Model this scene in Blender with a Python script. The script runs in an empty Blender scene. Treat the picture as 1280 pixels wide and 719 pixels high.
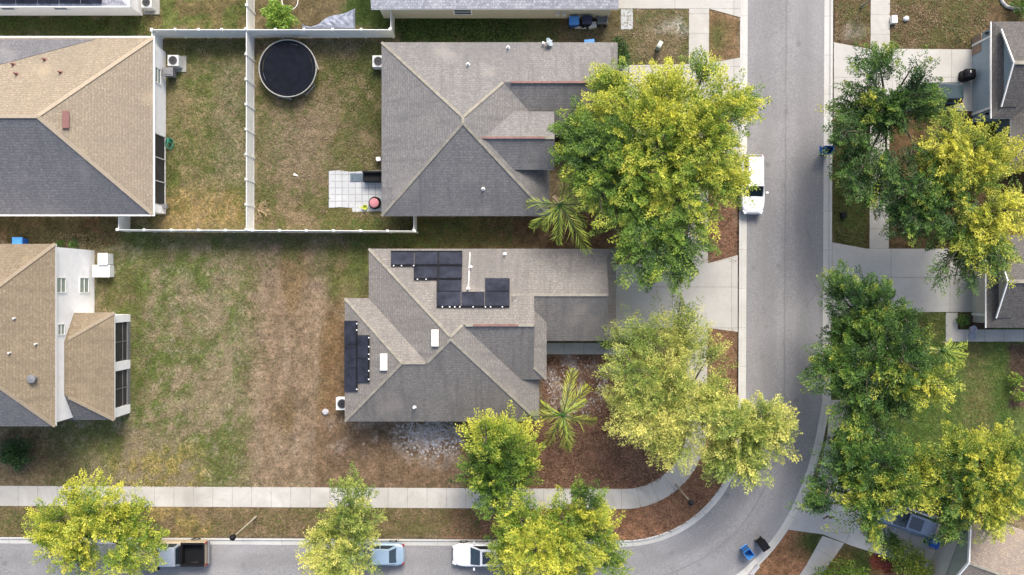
import bpy, bmesh, math, random
import numpy as np
from mathutils import Vector, Matrix

random.seed(7)
RNG = np.random.default_rng(7)
PI = math.pi
sc = bpy.context.scene
COL = sc.collection
HC, FP = 60.0, 960.0            # camera height (m) and focal length in photo pixels


def P(px, py, h=0.0):
    """the point at height h that the drone sees at photo pixel (px, py)"""
    k = (HC - h) / FP
    return Vector(((px - 640) * k, -(py - 359.5) * k, h))


def lin(c):
    c = c / 255.0
    return c / 12.92 if c <= 0.04045 else ((c + 0.055) / 1.055) ** 2.4


KA = 1.38


def A(r, g, b, k=1.0):
    """albedo of a flat surface that photographs as this sRGB value"""
    return tuple(min(0.85, lin(v) / KA * k) for v in (r, g, b)) + (1.0,)


# ------------------------------------------------------------------ materials
MATS = {}


class NT:
    def __init__(self, name):
        self.m = bpy.data.materials.new(name)
        self.m.use_nodes = True
        self.t = self.m.node_tree
        self.b = self.t.nodes['Principled BSDF']
        self.out = self.t.nodes['Material Output']

    def n(self, typ, ins=None, **kw):
        nd = self.t.nodes.new(typ)
        for k, v in kw.items():
            setattr(nd, k, v)
        for k, v in (ins or {}).items():
            s = nd.inputs[k]
            if isinstance(v, bpy.types.NodeSocket):
                self.t.links.new(v, s)
            else:
                s.default_value = v
        return nd

    def link(self, a, b):
        self.t.links.new(a, b)

    def math(self, op, a, b=0.0, c=0.0, clamp=False):
        nd = self.n('ShaderNodeMath', {0: a, 1: b, 2: c}, operation=op)
        nd.use_clamp = clamp
        return nd.outputs[0]

    def mix(self, f, a, b, mode='MIX'):
        nd = self.t.nodes.new('ShaderNodeMix')
        nd.data_type = 'RGBA'
        nd.blend_type = mode
        for s, v in ((nd.inputs[0], f), (nd.inputs[6], a), (nd.inputs[7], b)):
            if isinstance(v, bpy.types.NodeSocket):
                self.t.links.new(v, s)
            else:
                s.default_value = v
        return nd.outputs[2]

    def noise(self, vec, scale, detail=3.0, rough=0.55, dist=0.0):
        return self.n('ShaderNodeTexNoise', {'Vector': vec, 'Scale': scale, 'Detail': detail,
                                             'Roughness': rough, 'Distortion': dist}).outputs[0]

    def ramp(self, f, lo, hi, a=0.0, b=1.0):
        return self.n('ShaderNodeMapRange', {0: f, 1: lo, 2: hi, 3: a, 4: b}).outputs[0]

    def bump(self, h, s, d=0.02):
        nd = self.n('ShaderNodeBump', {'Strength': s, 'Distance': d, 'Height': h})
        self.link(nd.outputs[0], self.b.inputs['Normal'])


def plain(name, col, rough=0.5, metal=0.0, var=0.12, scale=6.0, spec=0.5, coat=0.0):
    if name in MATS:
        return MATS[name]
    t = NT(name)
    co = t.n('ShaderNodeTexCoord').outputs['Object']
    f = t.noise(co, scale, 5.0, 0.65)
    c2 = tuple(v * (1 - var * 2.2) for v in col[:3]) + (1,)
    t.link(t.mix(t.ramp(f, 0.35, 0.75), col, c2), t.b.inputs['Base Color'])
    t.b.inputs['Roughness'].default_value = rough
    t.b.inputs['Metallic'].default_value = metal
    t.b.inputs['Specular IOR Level'].default_value = spec
    t.b.inputs['Coat Weight'].default_value = coat
    t.b.inputs['Coat Roughness'].default_value = 0.05
    MATS[name] = t.m
    return t.m


def shingle(name, c1, c2, stain=0.35, streak=0.3):
    t = NT(name)
    tc = t.n('ShaderNodeTexCoord')
    uv, ob = tc.outputs['UV'], tc.outputs['Object']
    br = t.n('ShaderNodeTexBrick', {'Vector': uv, 'Color1': (0.15, 0.15, 0.15, 1), 'Color2': (0.85, 0.85, 0.85, 1),
                                    'Mortar': (0.0, 0.0, 0.0, 1), 'Scale': 1.0, 'Mortar Size': 0.02,
                                    'Mortar Smooth': 0.7, 'Bias': 0.0, 'Brick Width': 0.26, 'Row Height': 0.2})
    br.offset = 0.5
    f = br.outputs[0]
    sx = t.n('ShaderNodeSeparateXYZ', {0: uv})
    row = t.math('FRACT', t.math('DIVIDE', sx.outputs[1], 0.2))
    col = t.mix(f, c2, c1)
    col = t.mix(t.ramp(row, 0.0, 0.4, 0.42, 0.0), col, tuple(v * 0.4 for v in c1[:3]) + (1,))
    fine = t.noise(uv, 7.0, 4.0, 0.8)
    col = t.mix(t.ramp(fine, 0.35, 0.7, 0.0, 0.75), col, tuple(v * 0.5 for v in c1[:3]) + (1,))
    col = t.mix(t.ramp(fine, 0.5, 0.3, 0.0, 0.5), col, tuple(v * 1.4 for v in c1[:3]) + (1,))
    mp = t.n('ShaderNodeMapping', {'Vector': uv, 'Scale': (2.2, 0.22, 1.0)})
    st = t.noise(mp.outputs[0], 1.0, 5.0, 0.62, 0.4)
    big = t.noise(ob, 0.16, 4.0, 0.6, 0.5)
    col = t.mix(t.ramp(st, 0.48, 0.74, 0.0, streak), col, (c1[0] * .42, c1[1] * .43, c1[2] * .46, 1))
    col = t.mix(t.ramp(big, 0.45, 0.68, 0.0, stain), col, (c1[0] * .5, c1[1] * .52, c1[2] * .55, 1))
    lt = t.noise(ob, 0.35, 3.0, 0.5)
    col = t.mix(t.ramp(lt, 0.58, 0.75, 0.0, 0.35), col, (c1[0] * 1.3, c1[1] * 1.24, c1[2] * 1.15, 1))
    t.link(col, t.b.inputs['Base Color'])
    t.b.inputs['Roughness'].default_value = 0.97
    t.b.inputs['Specular IOR Level'].default_value = 0.1
    t.bump(t.math('ADD', br.outputs[0], t.math('MULTIPLY', fine, 0.6)), 0.5, 0.015)
    return t.m


def concrete(name, col, joint_u=1.52, joint_v=0.0, stain=0.5, jw=0.022):
    t = NT(name)
    tc = t.n('ShaderNodeTexCoord')
    uv, ob = tc.outputs['UV'], tc.outputs['Object']
    big = t.noise(ob, 0.35, 5.0, 0.65, 0.6)
    mid = t.noise(ob, 2.1, 5.0, 0.7)
    fine = t.noise(ob, 22.0, 3.0, 0.7)
    c = t.mix(t.ramp(big, 0.4, 0.72, 0.0, stain), col, tuple(v * w for v, w in zip(col[:3], (.55, .53, .5))) + (1,))
    c = t.mix(t.ramp(mid, 0.45, 0.8, 0.0, 0.45), c, tuple(v * w for v, w in zip(col[:3], (.72, .68, .6))) + (1,))
    c = t.mix(t.ramp(fine, 0.4, 0.8, 0.0, 0.35), c, tuple(v * .7 for v in col[:3]) + (1,))
    sx = t.n('ShaderNodeSeparateXYZ', {0: uv})
    jm = None
    for s, step in ((sx.outputs[0], joint_u), (sx.outputs[1], joint_v)):
        if not step:
            continue
        # slabs differ a little from each other
        k = t.math('FLOOR', t.math('DIVIDE', s, step))
        wn = t.n('ShaderNodeTexWhiteNoise', {'W': k}, noise_dimensions='1D')
        c = t.mix(t.ramp(wn.outputs[0], 0, 1, 0.0, 0.28), c, tuple(v * .72 for v in col[:3]) + (1,))
        fr = t.math('FRACT', t.math('DIVIDE', s, step))
        d = t.math('ABSOLUTE', t.math('SUBTRACT', fr, 0.5))
        j = t.math('GREATER_THAN', d, 0.5 - jw / step)
        jm = j if jm is None else t.math('MAXIMUM', jm, j)
    if jm is not None:
        c = t.mix(t.math('MULTIPLY', jm, t.ramp(mid, .35, .65, .25, .6)), c, (0.09, 0.085, 0.07, 1))
    t.link(c, t.b.inputs['Base Color'])
    t.b.inputs['Roughness'].default_value = 0.9
    t.bump(t.math('ADD', fine, mid), 0.2, 0.01)
    return t.m


def asphalt():
    t = NT('asphalt')
    tc = t.n('ShaderNodeTexCoord')
    uv, ob = tc.outputs['UV'], tc.outputs['Object']
    base = A(147, 146, 147)
    fine = t.noise(ob, 8.0, 5.0, 0.9)
    mid = t.noise(ob, 1.1, 5.0, 0.7, 0.5)
    big = t.noise(ob, 0.12, 4.0, 0.6, 0.8)
    c = t.mix(t.ramp(fine, 0.4, 0.6, 0.0, 1.0), tuple(v * 1.2 for v in base[:3]) + (1,), tuple(v * .72 for v in base[:3]) + (1,))
    c = t.mix(t.ramp(mid, 0.5, 0.8, 0.0, 0.3), c, tuple(v * .7 for v in base[:3]) + (1,))
    c = t.mix(t.ramp(big, 0.5, 0.72, 0.0, 0.6), c, tuple(v * 1.3 for v in base[:3]) + (1,))
    sx = t.n('ShaderNodeSeparateXYZ', {0: uv})
    wob = t.math('MULTIPLY', t.math('SUBTRACT', t.noise(ob, 0.6, 3.0), 0.5), 0.25)
    v = t.math('ADD', sx.outputs[1], wob)
    seam = t.math('ABSOLUTE', v)
    c = t.mix(t.ramp(seam, 0.0, 0.11, 0.5, 0.0), c, tuple(x * .5 for x in base[:3]) + (1,))
    lane = t.math('ABSOLUTE', t.math('SUBTRACT', t.math('ABSOLUTE', v), 1.5))
    c = t.mix(t.ramp(lane, 0.1, 0.95, 0.42, 0.0), c, tuple(x * .74 for x in base[:3]) + (1,))
    pt = t.noise(t.n('ShaderNodeMapping', {'Vector': uv, 'Scale': (.12, .7, 1)}).outputs[0], 1.0, 5.0, 0.7, .4)
    c = t.mix(t.ramp(pt, 0.5, 0.66, 0.0, 0.35), c, tuple(x * .66 for x in base[:3]) + (1,))
    spots = t.n('ShaderNodeTexVoronoi', {'Vector': ob, 'Scale': 0.55}).outputs['Distance']
    c = t.mix(t.ramp(spots, 0.05, 0.16, 0.55, 0.0), c, tuple(x * .5 for x in base[:3]) + (1,))
    # hairline cracks
    ck = t.n('ShaderNodeTexVoronoi', {'Vector': t.mix(0.12, ob, t.n('ShaderNodeTexNoise', {'Vector': ob, 'Scale': 0.8}).outputs[1]), 'Scale': 0.22}, feature='DISTANCE_TO_EDGE').outputs['Distance']
    c = t.mix(t.math('MULTIPLY', t.ramp(ck, 0.0, 0.008, 0.4, 0.0), t.ramp(mid, 0.45, 0.6)), c, tuple(x * .45 for x in base[:3]) + (1,))
    t.link(c, t.b.inputs['Base Color'])
    t.b.inputs['Roughness'].default_value = 0.9
    t.bump(fine, 0.5, 0.012)
    return t.m


def soil():
    """ground: the colour attribute holds what grows where; the nodes add blades, straw and crumbs"""
    t = NT('ground_cover')
    ob = t.n('ShaderNodeTexCoord').outputs['Object']
    at = t.n('ShaderNodeVertexColor', layer_name='cover').outputs[0]
    f1 = t.noise(ob, 5.5, 6.0, 0.85, 0.8)
    f2 = t.noise(ob, 2.0, 5.0, 0.75, 0.5)
    mp = t.n('ShaderNodeMapping', {'Vector': ob, 'Rotation': (0, 0, 0.6), 'Scale': (2.5, 9.0, 5.0)})
    f3 = t.noise(mp.outputs[0], 1.4, 5.0, 0.8, 1.4)
    c = t.mix(t.ramp(f1, 0.38, 0.62, 0.0, 1.0), t.mix(1.0, at, (0.34, 0.35, 0.33, 1), 'MULTIPLY'), t.mix(1.0, at, (1.62, 1.58, 1.56, 1), 'MULTIPLY'))
    c = t.mix(t.ramp(f2, 0.36, 0.6, 0.55, 0.0), c, t.mix(1.0, at, (0.42, 0.50, 0.36, 1), 'MULTIPLY'))
    c = t.mix(t.ramp(f3, 0.54, 0.68, 0.0, 0.75), c, t.mix(1.0, at, (1.75, 1.66, 1.56, 1), 'MULTIPLY'))
    t.link(c, t.b.inputs['Base Color'])
    t.b.inputs['Roughness'].default_value = 1.0
    t.b.inputs['Specular IOR Level'].default_value = 0.1
    t.bump(t.math('ADD', f1, f3), 0.9, 0.06)
    return t.m


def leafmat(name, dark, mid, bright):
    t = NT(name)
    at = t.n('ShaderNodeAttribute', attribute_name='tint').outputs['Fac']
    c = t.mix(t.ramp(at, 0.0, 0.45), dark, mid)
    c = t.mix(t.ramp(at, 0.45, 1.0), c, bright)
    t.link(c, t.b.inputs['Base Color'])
    t.b.inputs['Roughness'].default_value = 0.5
    t.b.inputs['Specular IOR Level'].default_value = 0.35
    tr = t.n('ShaderNodeBsdfTranslucent', {'Color': t.mix(1.0, c, (1.15, 1.2, 0.6, 1), 'MULTIPLY')})
    ms = t.n('ShaderNodeMixShader', {0: 0.2, 1: t.b.outputs[0], 2: tr.outputs[0]})
    t.link(ms.outputs[0], t.out.inputs[0])
    return t.m


def glass(name, col=(0.02, 0.025, 0.03, 1), rough=0.05):
    return plain(name, col, rough, 0.0, 0.1, 1.5, 0.8, 0.3)


M = dict(
    ground=soil(), road=asphalt(),
    walk=concrete('sidewalk_concrete', A(206, 203, 196), 1.52, 0, 0.8),
    kerb=concrete('kerb_concrete', A(214, 213, 208), 3.05, 0, 0.4, 0.02),
    drive=concrete('driveway_concrete', A(204, 202, 196), 4.6, 3.2, 0.35, 0.025),
    roof_grey=shingle('grey_shingle', A(162, 156, 149), A(134, 130, 126), 0.5, 0.65),
    roof_slate=shingle('slate_shingle', A(158, 155, 152), A(128, 126, 125), 0.5, 0.6),
    roof_tan=shingle('tan_shingle', A(182, 168, 147), A(154, 142, 125), 0.3, 0.3),
    roof_brown=shingle('brown_shingle', A(168, 152, 128), A(134, 121, 103), 0.35, 0.5),
    roof_light=shingle('pale_speckled_shingle', A(250, 248, 250), A(150, 148, 160), 0.0, 0.15),
    roof_dark=shingle('dark_shingle', A(112, 114, 122), A(86, 90, 98), 0.3, 0.3),
    roof_greyer=shingle('greyer_roof_tone', A(146, 145, 147), A(116, 116, 120), 0.3, 0.35),  # greyer, darker tone set on south-facing slopes and one north-west patch
    roof_charcoal=shingle('charcoal_shingle', A(128, 124, 120), A(92, 90, 90), 0.5, 0.4),
    cap=plain('ridge_cap_shingle', A(172, 166, 152), 0.97, 0, 0.2, 3, 0.1),
    red=plain('copper_red_ridge_vent', A(154, 116, 109), 0.7, 0, 0.2, 3),
    white=plain('white_paint', (0.8, 0.8, 0.78, 1), 0.5, 0, 0.04, 3),
    vinyl=plain('white_vinyl', (0.78, 0.78, 0.74, 1), 0.35, 0, 0.06, 2),
    stucco=plain('white_stucco', (0.83, 0.82, 0.80, 1), 0.9, 0, 0.05, 2),
    beige=plain('beige_stucco', (0.5, 0.47, 0.36, 1), 0.9, 0, 0.06, 2),
    bluewall=plain('pale_blue_siding', A(150, 170, 182), 0.8, 0, 0.06, 2),
    creamwall=plain('cream_stucco', A(205, 200, 186), 0.85, 0, 0.06, 2),
    greenwall=plain('grey_green_stucco', A(165, 172, 160), 0.85, 0, 0.06, 2),
    black=plain('black_plastic', (0.011, 0.011, 0.013, 1), 0.6, 0, 0.15, 4, 0.15),
    solar=plain('solar_collector', A(64, 67, 80), 0.75, 0, 0.3, 1.2, 0.05),
    mat=plain('trampoline_mesh', (0.012, 0.0135, 0.02, 1), 1.0, 0, 0.2, 2, 0.03),
    steel=plain('galvanised_steel', (0.55, 0.56, 0.57, 1), 0.4, 0.6, 0.08, 8),
    lamppost=plain('weathered_lamp_post', A(176, 166, 148), 0.7, 0, 0.1, 6),
    grey=plain('grey_metal', (0.2, 0.2, 0.21, 1), 0.55, 0.2, 0.1, 8),
    pale=plain('pale_metal', (0.6, 0.6, 0.57, 1), 0.5, 0.0, 0.1, 8),
    blue=plain('blue_plastic', (0.012, 0.09, 0.36, 1), 0.45, 0, 0.12, 4),
    ltblue=plain('light_blue_plastic', (0.06, 0.25, 0.6, 1), 0.45, 0, 0.12, 4),
    pink=plain('pink_fabric', (0.5, 0.2, 0.22, 1), 0.8, 0, 0.12, 4),
    yellow=plain('yellow_plastic', (0.55, 0.6, 0.06, 1), 0.5, 0, 0.1, 4),
    tarp=plain('grey_tarpaulin', A(165, 172, 190), 0.55, 0, 0.12, 2),
    bark=plain('bark', (0.14, 0.11, 0.085, 1), 0.95, 0, 0.25, 6),
    driedwood=plain('dry_branches', A(205, 180, 140), 0.9, 0, 0.15, 6),
    stone=plain('pale_stone', A(205, 203, 205), 0.95, 0, 0.2, 4),
    paver=concrete('pale_pavers', A(206, 209, 211), 0.52, 0.52, 0.5, 0.03),
    glass=glass('window_glass', (0.03, 0.035, 0.04, 1)),
    screen=plain('dark_screen_mesh', (0.035, 0.033, 0.032, 1), 0.8, 0, 0.3, 1.0),
    blind=plain('window_blind', A(165, 175, 160), 0.6, 0, 0.1, 3),
    autoglass=glass('car_glass', (0.02, 0.032, 0.04, 1), 0.03),
    tyre=plain('tyre_rubber', (0.02, 0.02, 0.02, 1), 0.8, 0, 0.1, 5),
    rim=plain('alloy_rim', (0.5, 0.5, 0.52, 1), 0.3, 0.8, 0.05, 5),
    lamp=plain('headlight_lens', (0.6, 0.62, 0.65, 1), 0.1, 0, 0.05, 5),
    taillamp=plain('tail_light_lens', (0.25, 0.012, 0.012, 1), 0.15, 0, 0.05, 5),
    carwhite=plain('white_car_paint', (0.78, 0.78, 0.78, 1), 0.25, 0, 0.02, 2, 0.5, 0.6),
    carblue=plain('light_blue_car_paint', A(172, 196, 216), 0.25, 0.25, 0.03, 2, 0.5, 0.6),
    cartan=plain('beige_car_paint', A(198, 182, 156), 0.3, 0.1, 0.05, 2, 0.5, 0.5),
    carteal=plain('dark_teal_car_paint', A(50, 70, 76), 0.25, 0.2, 0.05, 2, 0.5, 0.6),
    carsilver=plain('blue_grey_car_paint', A(138, 150, 170), 0.25, 0.3, 0.05, 2, 0.5, 0.6),
    garage=plain('garage_door', A(172, 188, 198), 0.6, 0, 0.05, 2),
    garage_cream=plain('cream_garage_door', A(214, 210, 198), 0.6, 0, 0.05, 2),
    hose=plain('green_hose', (0.03, 0.2, 0.12, 1), 0.5, 0, 0.1, 4),
    wood=plain('weathered_wood', A(176, 150, 128), 0.85, 0, 0.2, 6),
    reddish=plain('red_vent_paint', A(140, 92, 88), 0.6, 0, 0.1, 6),
    leaf_a=leafmat('leaf_fresh', (0.025, 0.066, 0.014, 1), (0.14, 0.245, 0.028, 1), (0.60, 0.58, 0.075, 1)),
    leaf_b=leafmat('leaf_dark', (0.019, 0.052, 0.013, 1), (0.085, 0.175, 0.026, 1), (0.58, 0.55, 0.07, 1)),
    leaf_c=leafmat('leaf_pale', (0.05, 0.10, 0.025, 1), (0.24, 0.32, 0.06, 1), (0.66, 0.62, 0.16, 1)),
    palm=leafmat('palm_leaf', (0.03, 0.10, 0.015, 1), (0.10, 0.23, 0.03, 1), (0.40, 0.46, 0.07, 1)),
)


# ------------------------------------------------------------------ objects
def link(o, parent=None):
    COL.objects.link(o)
    if parent is not None:
        o.parent = parent
    return o


def tag(o, label=None, cat=None, group=None, kind=None):
    if label:
        o['label'] = label
    if cat:
        o['category'] = cat
    if group:
        o['group'] = group
    if kind:
        o['kind'] = kind
    return o


ORI = {}


def thing(name, label, cat, loc=(0, 0, 0), group=None):
    o = bpy.data.objects.new(name, None)
    o.empty_display_size = 0.3
    o.location = loc
    ORI[o.name] = Vector(loc)
    tag(o, label, cat, group)
    return link(o)


def origin_of(o):
    while o is not None:
        if o.name in ORI:
            return ORI[o.name]
        o = o.parent
    return Vector((0, 0, 0))


class MB:
    def __init__(self):
        self.v, self.f, self.uv, self.mi = [], [], [], []

    def face(self, pts, uv=None, mi=0):
        i = len(self.v)
        self.v += [tuple(p) for p in pts]
        self.f.append(tuple(range(i, i + len(pts))))
        self.uv.append(uv or [(p[0], p[1]) for p in pts])
        self.mi.append(mi)

    def box(self, c, s, rz=0.0, mi=0, taper=1.0, ax=None):
        hx, hy, hz = s[0] / 2, s[1] / 2, s[2] / 2
        R = Matrix.Rotation(rz, 3, 'Z') if ax is None else ax
        c = Vector(c)
        q = [c + R @ Vector((x * (taper if z < 0 else 1), y * (taper if z < 0 else 1), z)) for z in (-hz, hz) for x, y in ((-hx, -hy), (hx, -hy), (hx, hy), (-hx, hy))]
        for a in ((0, 3, 2, 1), (4, 5, 6, 7), (0, 1, 5, 4), (1, 2, 6, 5), (2, 3, 7, 6), (3, 0, 4, 7)):
            pts = [q[k] for k in a]
            e1 = (pts[1] - pts[0]).length
            e2 = (pts[2] - pts[1]).length
            self.face(pts, [(0, 0), (e1, 0), (e1, e2), (0, e2)], mi)

    def beam(self, a, b, w, h, up=Vector((0, 0, 1)), mi=0):
        a, b = Vector(a), Vector(b)
        d = (b - a).normalized()
        s = d.cross(up)
        if s.length < 1e-4:
            s = d.cross(Vector((1, 0, 0)))
        s.normalize()
        u = s.cross(d)
        R = Matrix((d, s, u)).transposed()
        self.box((a + b) / 2, ((b - a).length, w, h), ax=R, mi=mi)

    def tube(self, pts, rad, n=8, mi=0, cap=True):
        pts = [Vector(p) for p in pts]
        rings = []
        pr = None
        for i, p in enumerate(pts):
            d = (pts[min(i + 1, len(pts) - 1)] - pts[max(i - 1, 0)]).normalized()
            if pr is None:
                s = d.cross(Vector((0, 0, 1)))
                if s.length < 1e-3:
                    s = Vector((1, 0, 0))
            else:
                s = pr - d * pr.dot(d)
            s.normalize()
            pr = s
            u = d.cross(s)
            r = rad[i] if isinstance(rad, (list, tuple)) else rad
            rings.append([p + (s * math.cos(2 * PI * k / n) + u * math.sin(2 * PI * k / n)) * r for k in range(n)])
        for a, b in zip(rings, rings[1:]):
            for k in range(n):
                self.face([a[k], a[(k + 1) % n], b[(k + 1) % n], b[k]], mi=mi)
        if cap:
            self.face(rings[0][::-1], mi=mi)
            self.face(rings[-1], mi=mi)

    def lathe(self, c, prof, n=24, mi=0, axis='Z'):
        c = Vector(c)

        def pt(r, z, k):
            a = 2 * PI * k / n
            if axis == 'Z':
                return c + Vector((r * math.cos(a), r * math.sin(a), z))
            return c + Vector((r * math.cos(a), z, r * math.sin(a)))
        for (r0, z0), (r1, z1) in zip(prof, prof[1:]):
            for k in range(n):
                q = [pt(r0, z0, k), pt(r0, z0, k + 1), pt(r1, z1, k + 1), pt(r1, z1, k)]
                if r0 < 1e-6:
                    q = [q[0], q[2], q[3]]
                elif r1 < 1e-6:
                    q = q[:3]
                self.face(q, mi=mi)

    def prism(self, poly, z0, z1, mi=0):
        n = len(poly)
        self.face([(p[0], p[1], z1) for p in poly], mi=mi)
        self.face([(p[0], p[1], z0) for p in poly][::-1], mi=mi)
        for i in range(n):
            a, b = poly[i], poly[(i + 1) % n]
            l = math.hypot(b[0] - a[0], b[1] - a[1])
            self.face([(a[0], a[1], z0), (b[0], b[1], z0), (b[0], b[1], z1), (a[0], a[1], z1)], [(0, 0), (l, 0), (l, z1 - z0), (0, z1 - z0)], mi)

    def build(self, name, mats, parent=None, smooth=False, weld=True, bevel=0.0, sub=0):
        if not isinstance(mats, (list, tuple)):
            mats = [mats]
        o0 = origin_of(parent) if parent is not None else Vector((0, 0, 0))
        me = bpy.data.meshes.new(name)
        me.from_pydata([(v[0] - o0.x, v[1] - o0.y, v[2] - o0.z) for v in self.v], [], self.f)
        ul = me.uv_layers.new(name='UVMap')
        flat = [c for f in self.uv for p in f for c in p]
        ul.data.foreach_set('uv', flat)
        me.polygons.foreach_set('material_index', self.mi)
        for m in mats:
            me.materials.append(m)
        if weld or bevel:
            bm = bmesh.new()
            bm.from_mesh(me)
            bmesh.ops.remove_doubles(bm, verts=bm.verts, dist=1e-4)
            bmesh.ops.recalc_face_normals(bm, faces=bm.faces)
            if bevel:
                es = [e for e in bm.edges if len(e.link_faces) == 2 and e.calc_face_angle(0) > 0.5]
                bmesh.ops.bevel(bm, geom=es, offset=bevel, segments=2, affect='EDGES', profile=0.6)
            bm.to_mesh(me)
            bm.free()
        if smooth:
            me.polygons.foreach_set('use_smooth', [True] * len(me.polygons))
        o = bpy.data.objects.new(name, me)
        link(o, parent)
        if sub:
            md = o.modifiers.new('sub', 'SUBSURF')
            md.levels = md.render_levels = sub
        if parent is None and False:
            pass
        return o


def recenter(o):
    """put a one-mesh thing's origin at its base"""
    me = o.data
    co = np.empty(len(me.vertices) * 3)
    me.vertices.foreach_get('co', co)
    co = co.reshape(-1, 3)
    c = np.array([(co[:, 0].min() + co[:, 0].max()) / 2, (co[:, 1].min() + co[:, 1].max()) / 2, co[:, 2].min()])
    co -= c
    me.vertices.foreach_set('co', co.ravel())
    me.update()
    o.location = c
    return o


def copy_tree(o, parent=None):
    c = o.copy()
    COL.objects.link(c)
    if parent is not None:
        c.parent = parent
    for ch in list(o.children):
        copy_tree(ch, c)
    return c


# ------------------------------------------------------------------ world, sun, camera
W = bpy.data.worlds.new('World')
sc.world = W
W.use_nodes = True
wt = W.node_tree
bg = wt.nodes['Background']
sky = wt.nodes.new('ShaderNodeTexSky')
sky.sky_type = 'NISHITA'
sky.sun_disc = False
SUN_EL, SUN_AZ = math.radians(45), math.radians(13)      # azimuth from +Y (north, up in the photo) towards east
sky.sun_elevation = SUN_EL
sky.sun_rotation = SUN_AZ
sky.air_density = 1.0
sky.dust_density = 4.0
sky.ozone_density = 0.2
wt.links.new(sky.outputs[0], bg.inputs[0])
bg.inputs[1].default_value = 0.15
sl = bpy.data.lights.new('sun', 'SUN')
sl.energy = 2.0
sl.angle = math.radians(24)
sl.color = (1.0, 0.96, 0.89)
so = link(bpy.data.objects.new('sun', sl))
dirv = Vector((math.sin(SUN_AZ) * math.cos(SUN_EL), math.cos(SUN_AZ) * math.cos(SUN_EL), math.sin(SUN_EL)))
so.rotation_euler = dirv.to_track_quat('Z', 'Y').to_euler()
so.location = dirv * 80
sc.view_settings.view_transform = 'Standard'
sc.view_settings.look = 'None'
sc.view_settings.gamma = 1
sc.view_settings.use_curve_mapping = False
sc.view_settings.exposure = 0.97
cam = bpy.data.cameras.new('camera')
cam.sensor_width = 36
cam.lens = 36 * FP / 1280
cam.clip_end = 2000
co_ = link(bpy.data.objects.new('camera', cam))
co_.location = (0, 0, HC)
co_.rotation_euler = (0, 0, 0)
sc.camera = co_
sc.cycles.use_denoising = True
sc.cycles.max_bounces = 8
sc.cycles.transparent_max_bounces = 8

# ------------------------------------------------------------------ street layout, in photo pixels on the ground
TH = 0.005
PVX, PVY = 922.0, 671.0
CX, CY = 779.0, 533.0            # centre of the bend
R_IN, R_OUT = 143.0, 259.0       # outer edges of the two kerbs


def street_px(x, y):
    """unrotated street pixel -> photo pixel"""
    dx, dy = x - PVX, y - PVY
    return PVX + dx - TH * dy, PVY + dy + TH * dx


def street_inv(px, py):
    dx, dy = px - PVX, py - PVY
    return PVX + dx + TH * dy, PVY + dy - TH * dx


SHRINK = 16.0 / (R_OUT - R_IN)


def tight(phi):
    t = np.clip((phi + .12) / .6, 0, 1)
    return 1 - SHRINK * (1 - (1 - t) ** 2.2)


def radial(px, py):
    """distance from the bend's spine: r grows from the inside to the outside of the street"""
    x, y = street_inv(px, py)
    dx, dy = x - CX, y - CY
    up = dy <= 0
    lf = dx <= 0
    r = np.where(up & ~lf, dx, np.where(lf & ~up, dy, np.where(up & lf, np.maximum(dx, dy), np.hypot(dx, dy))))
    return np.where(r > R_IN, R_IN + (r - R_IN) / tight(np.arctan2(dy, dx)), r)


def spine(r, n_arc=40, top=-420.0, left=-520.0, step=20.0):
    """points along the street at radius r (photo px), from the north end round the bend to the west end"""
    pts = []
    r0 = r

    def rad(phi):
        return r0 if r0 <= R_IN else R_IN + (r0 - R_IN) * float(tight(phi))
    y = top
    while y < CY - 1:
        r = rad(math.atan2(y - CY, r0))
        pts.append((CX + r, y))
        y += step
    for k in range(n_arc + 1):
        a = k / n_arc * PI / 2
        r = rad(a)
        pts.append((CX + r * math.cos(a), CY + r * math.sin(a)))
    x = CX - step
    while x > left:
        pts.append((x, CY + r))
        x -= step
    return [street_px(*p) for p in pts]


def ribbon(name, prof, mat, zoff=0.0, i0=0, i1=None, label=None, uvmid=None):
    """prof: list of (r_px, z); sweeps the profile along the street"""
    m = MB()
    lines = [[P(x, y) + Vector((0, 0, 0)) for x, y in spine(r)] for r, z in prof]
    n = len(lines[0])
    i1 = i1 or n
    mid = lines[len(lines) // 2]
    s = [0.0]
    for a, b in zip(mid, mid[1:]):
        s.append(s[-1] + (b - a).length)
    for j in range(len(prof) - 1):
        z0, z1 = prof[j][1], prof[j + 1][1]
        u0 = (prof[j][0] - (uvmid or 0)) / 16
        u1 = (prof[j + 1][0] - (uvmid or 0)) / 16
        for i in range(i0, i1 - 1):
            a, b, c, d = lines[j][i], lines[j + 1][i], lines[j + 1][i + 1], lines[j][i + 1]
            m.face([(a.x, a.y, z0), (b.x, b.y, z1), (c.x, c.y, z1), (d.x, d.y, z0)], [(s[i], u0), (s[i], u1), (s[i + 1], u1), (s[i + 1], u0)])
    o = m.build(name, mat)
    tag(o, label, kind='structure')
    return o


RZ = -0.12
ribbon('road', [(R_IN + 8, RZ), (R_IN + 30, RZ + .02), (R_IN + 58, RZ + .05), (R_OUT - 30, RZ + .02), (R_OUT - 8, RZ)], M['road'], uvmid=(R_IN + R_OUT) / 2)
for nm, rr, sg in (('kerb', R_IN, 1), ('kerb', R_OUT, -1)):
    ribbon(nm, [(rr - sg * .3, -.25), (rr, .012), (rr + sg * 2.6, .014), (rr + sg * 4.2, -.085), (rr + sg * 10, -.112), (rr + sg * 10.2, -.25)], M['kerb'])
ribbon('sidewalk', [(79, -.1), (79, .022), (104, .022), (104, -.1)], M['walk'])
# the far pavement keeps its distance along the straight and runs closer to the kerb on the bend
ribbon('sidewalk', [(306, -.1), (306, .022), (330, .022), (330, -.1)], M['walk'], i0=0, i1=47)


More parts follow.
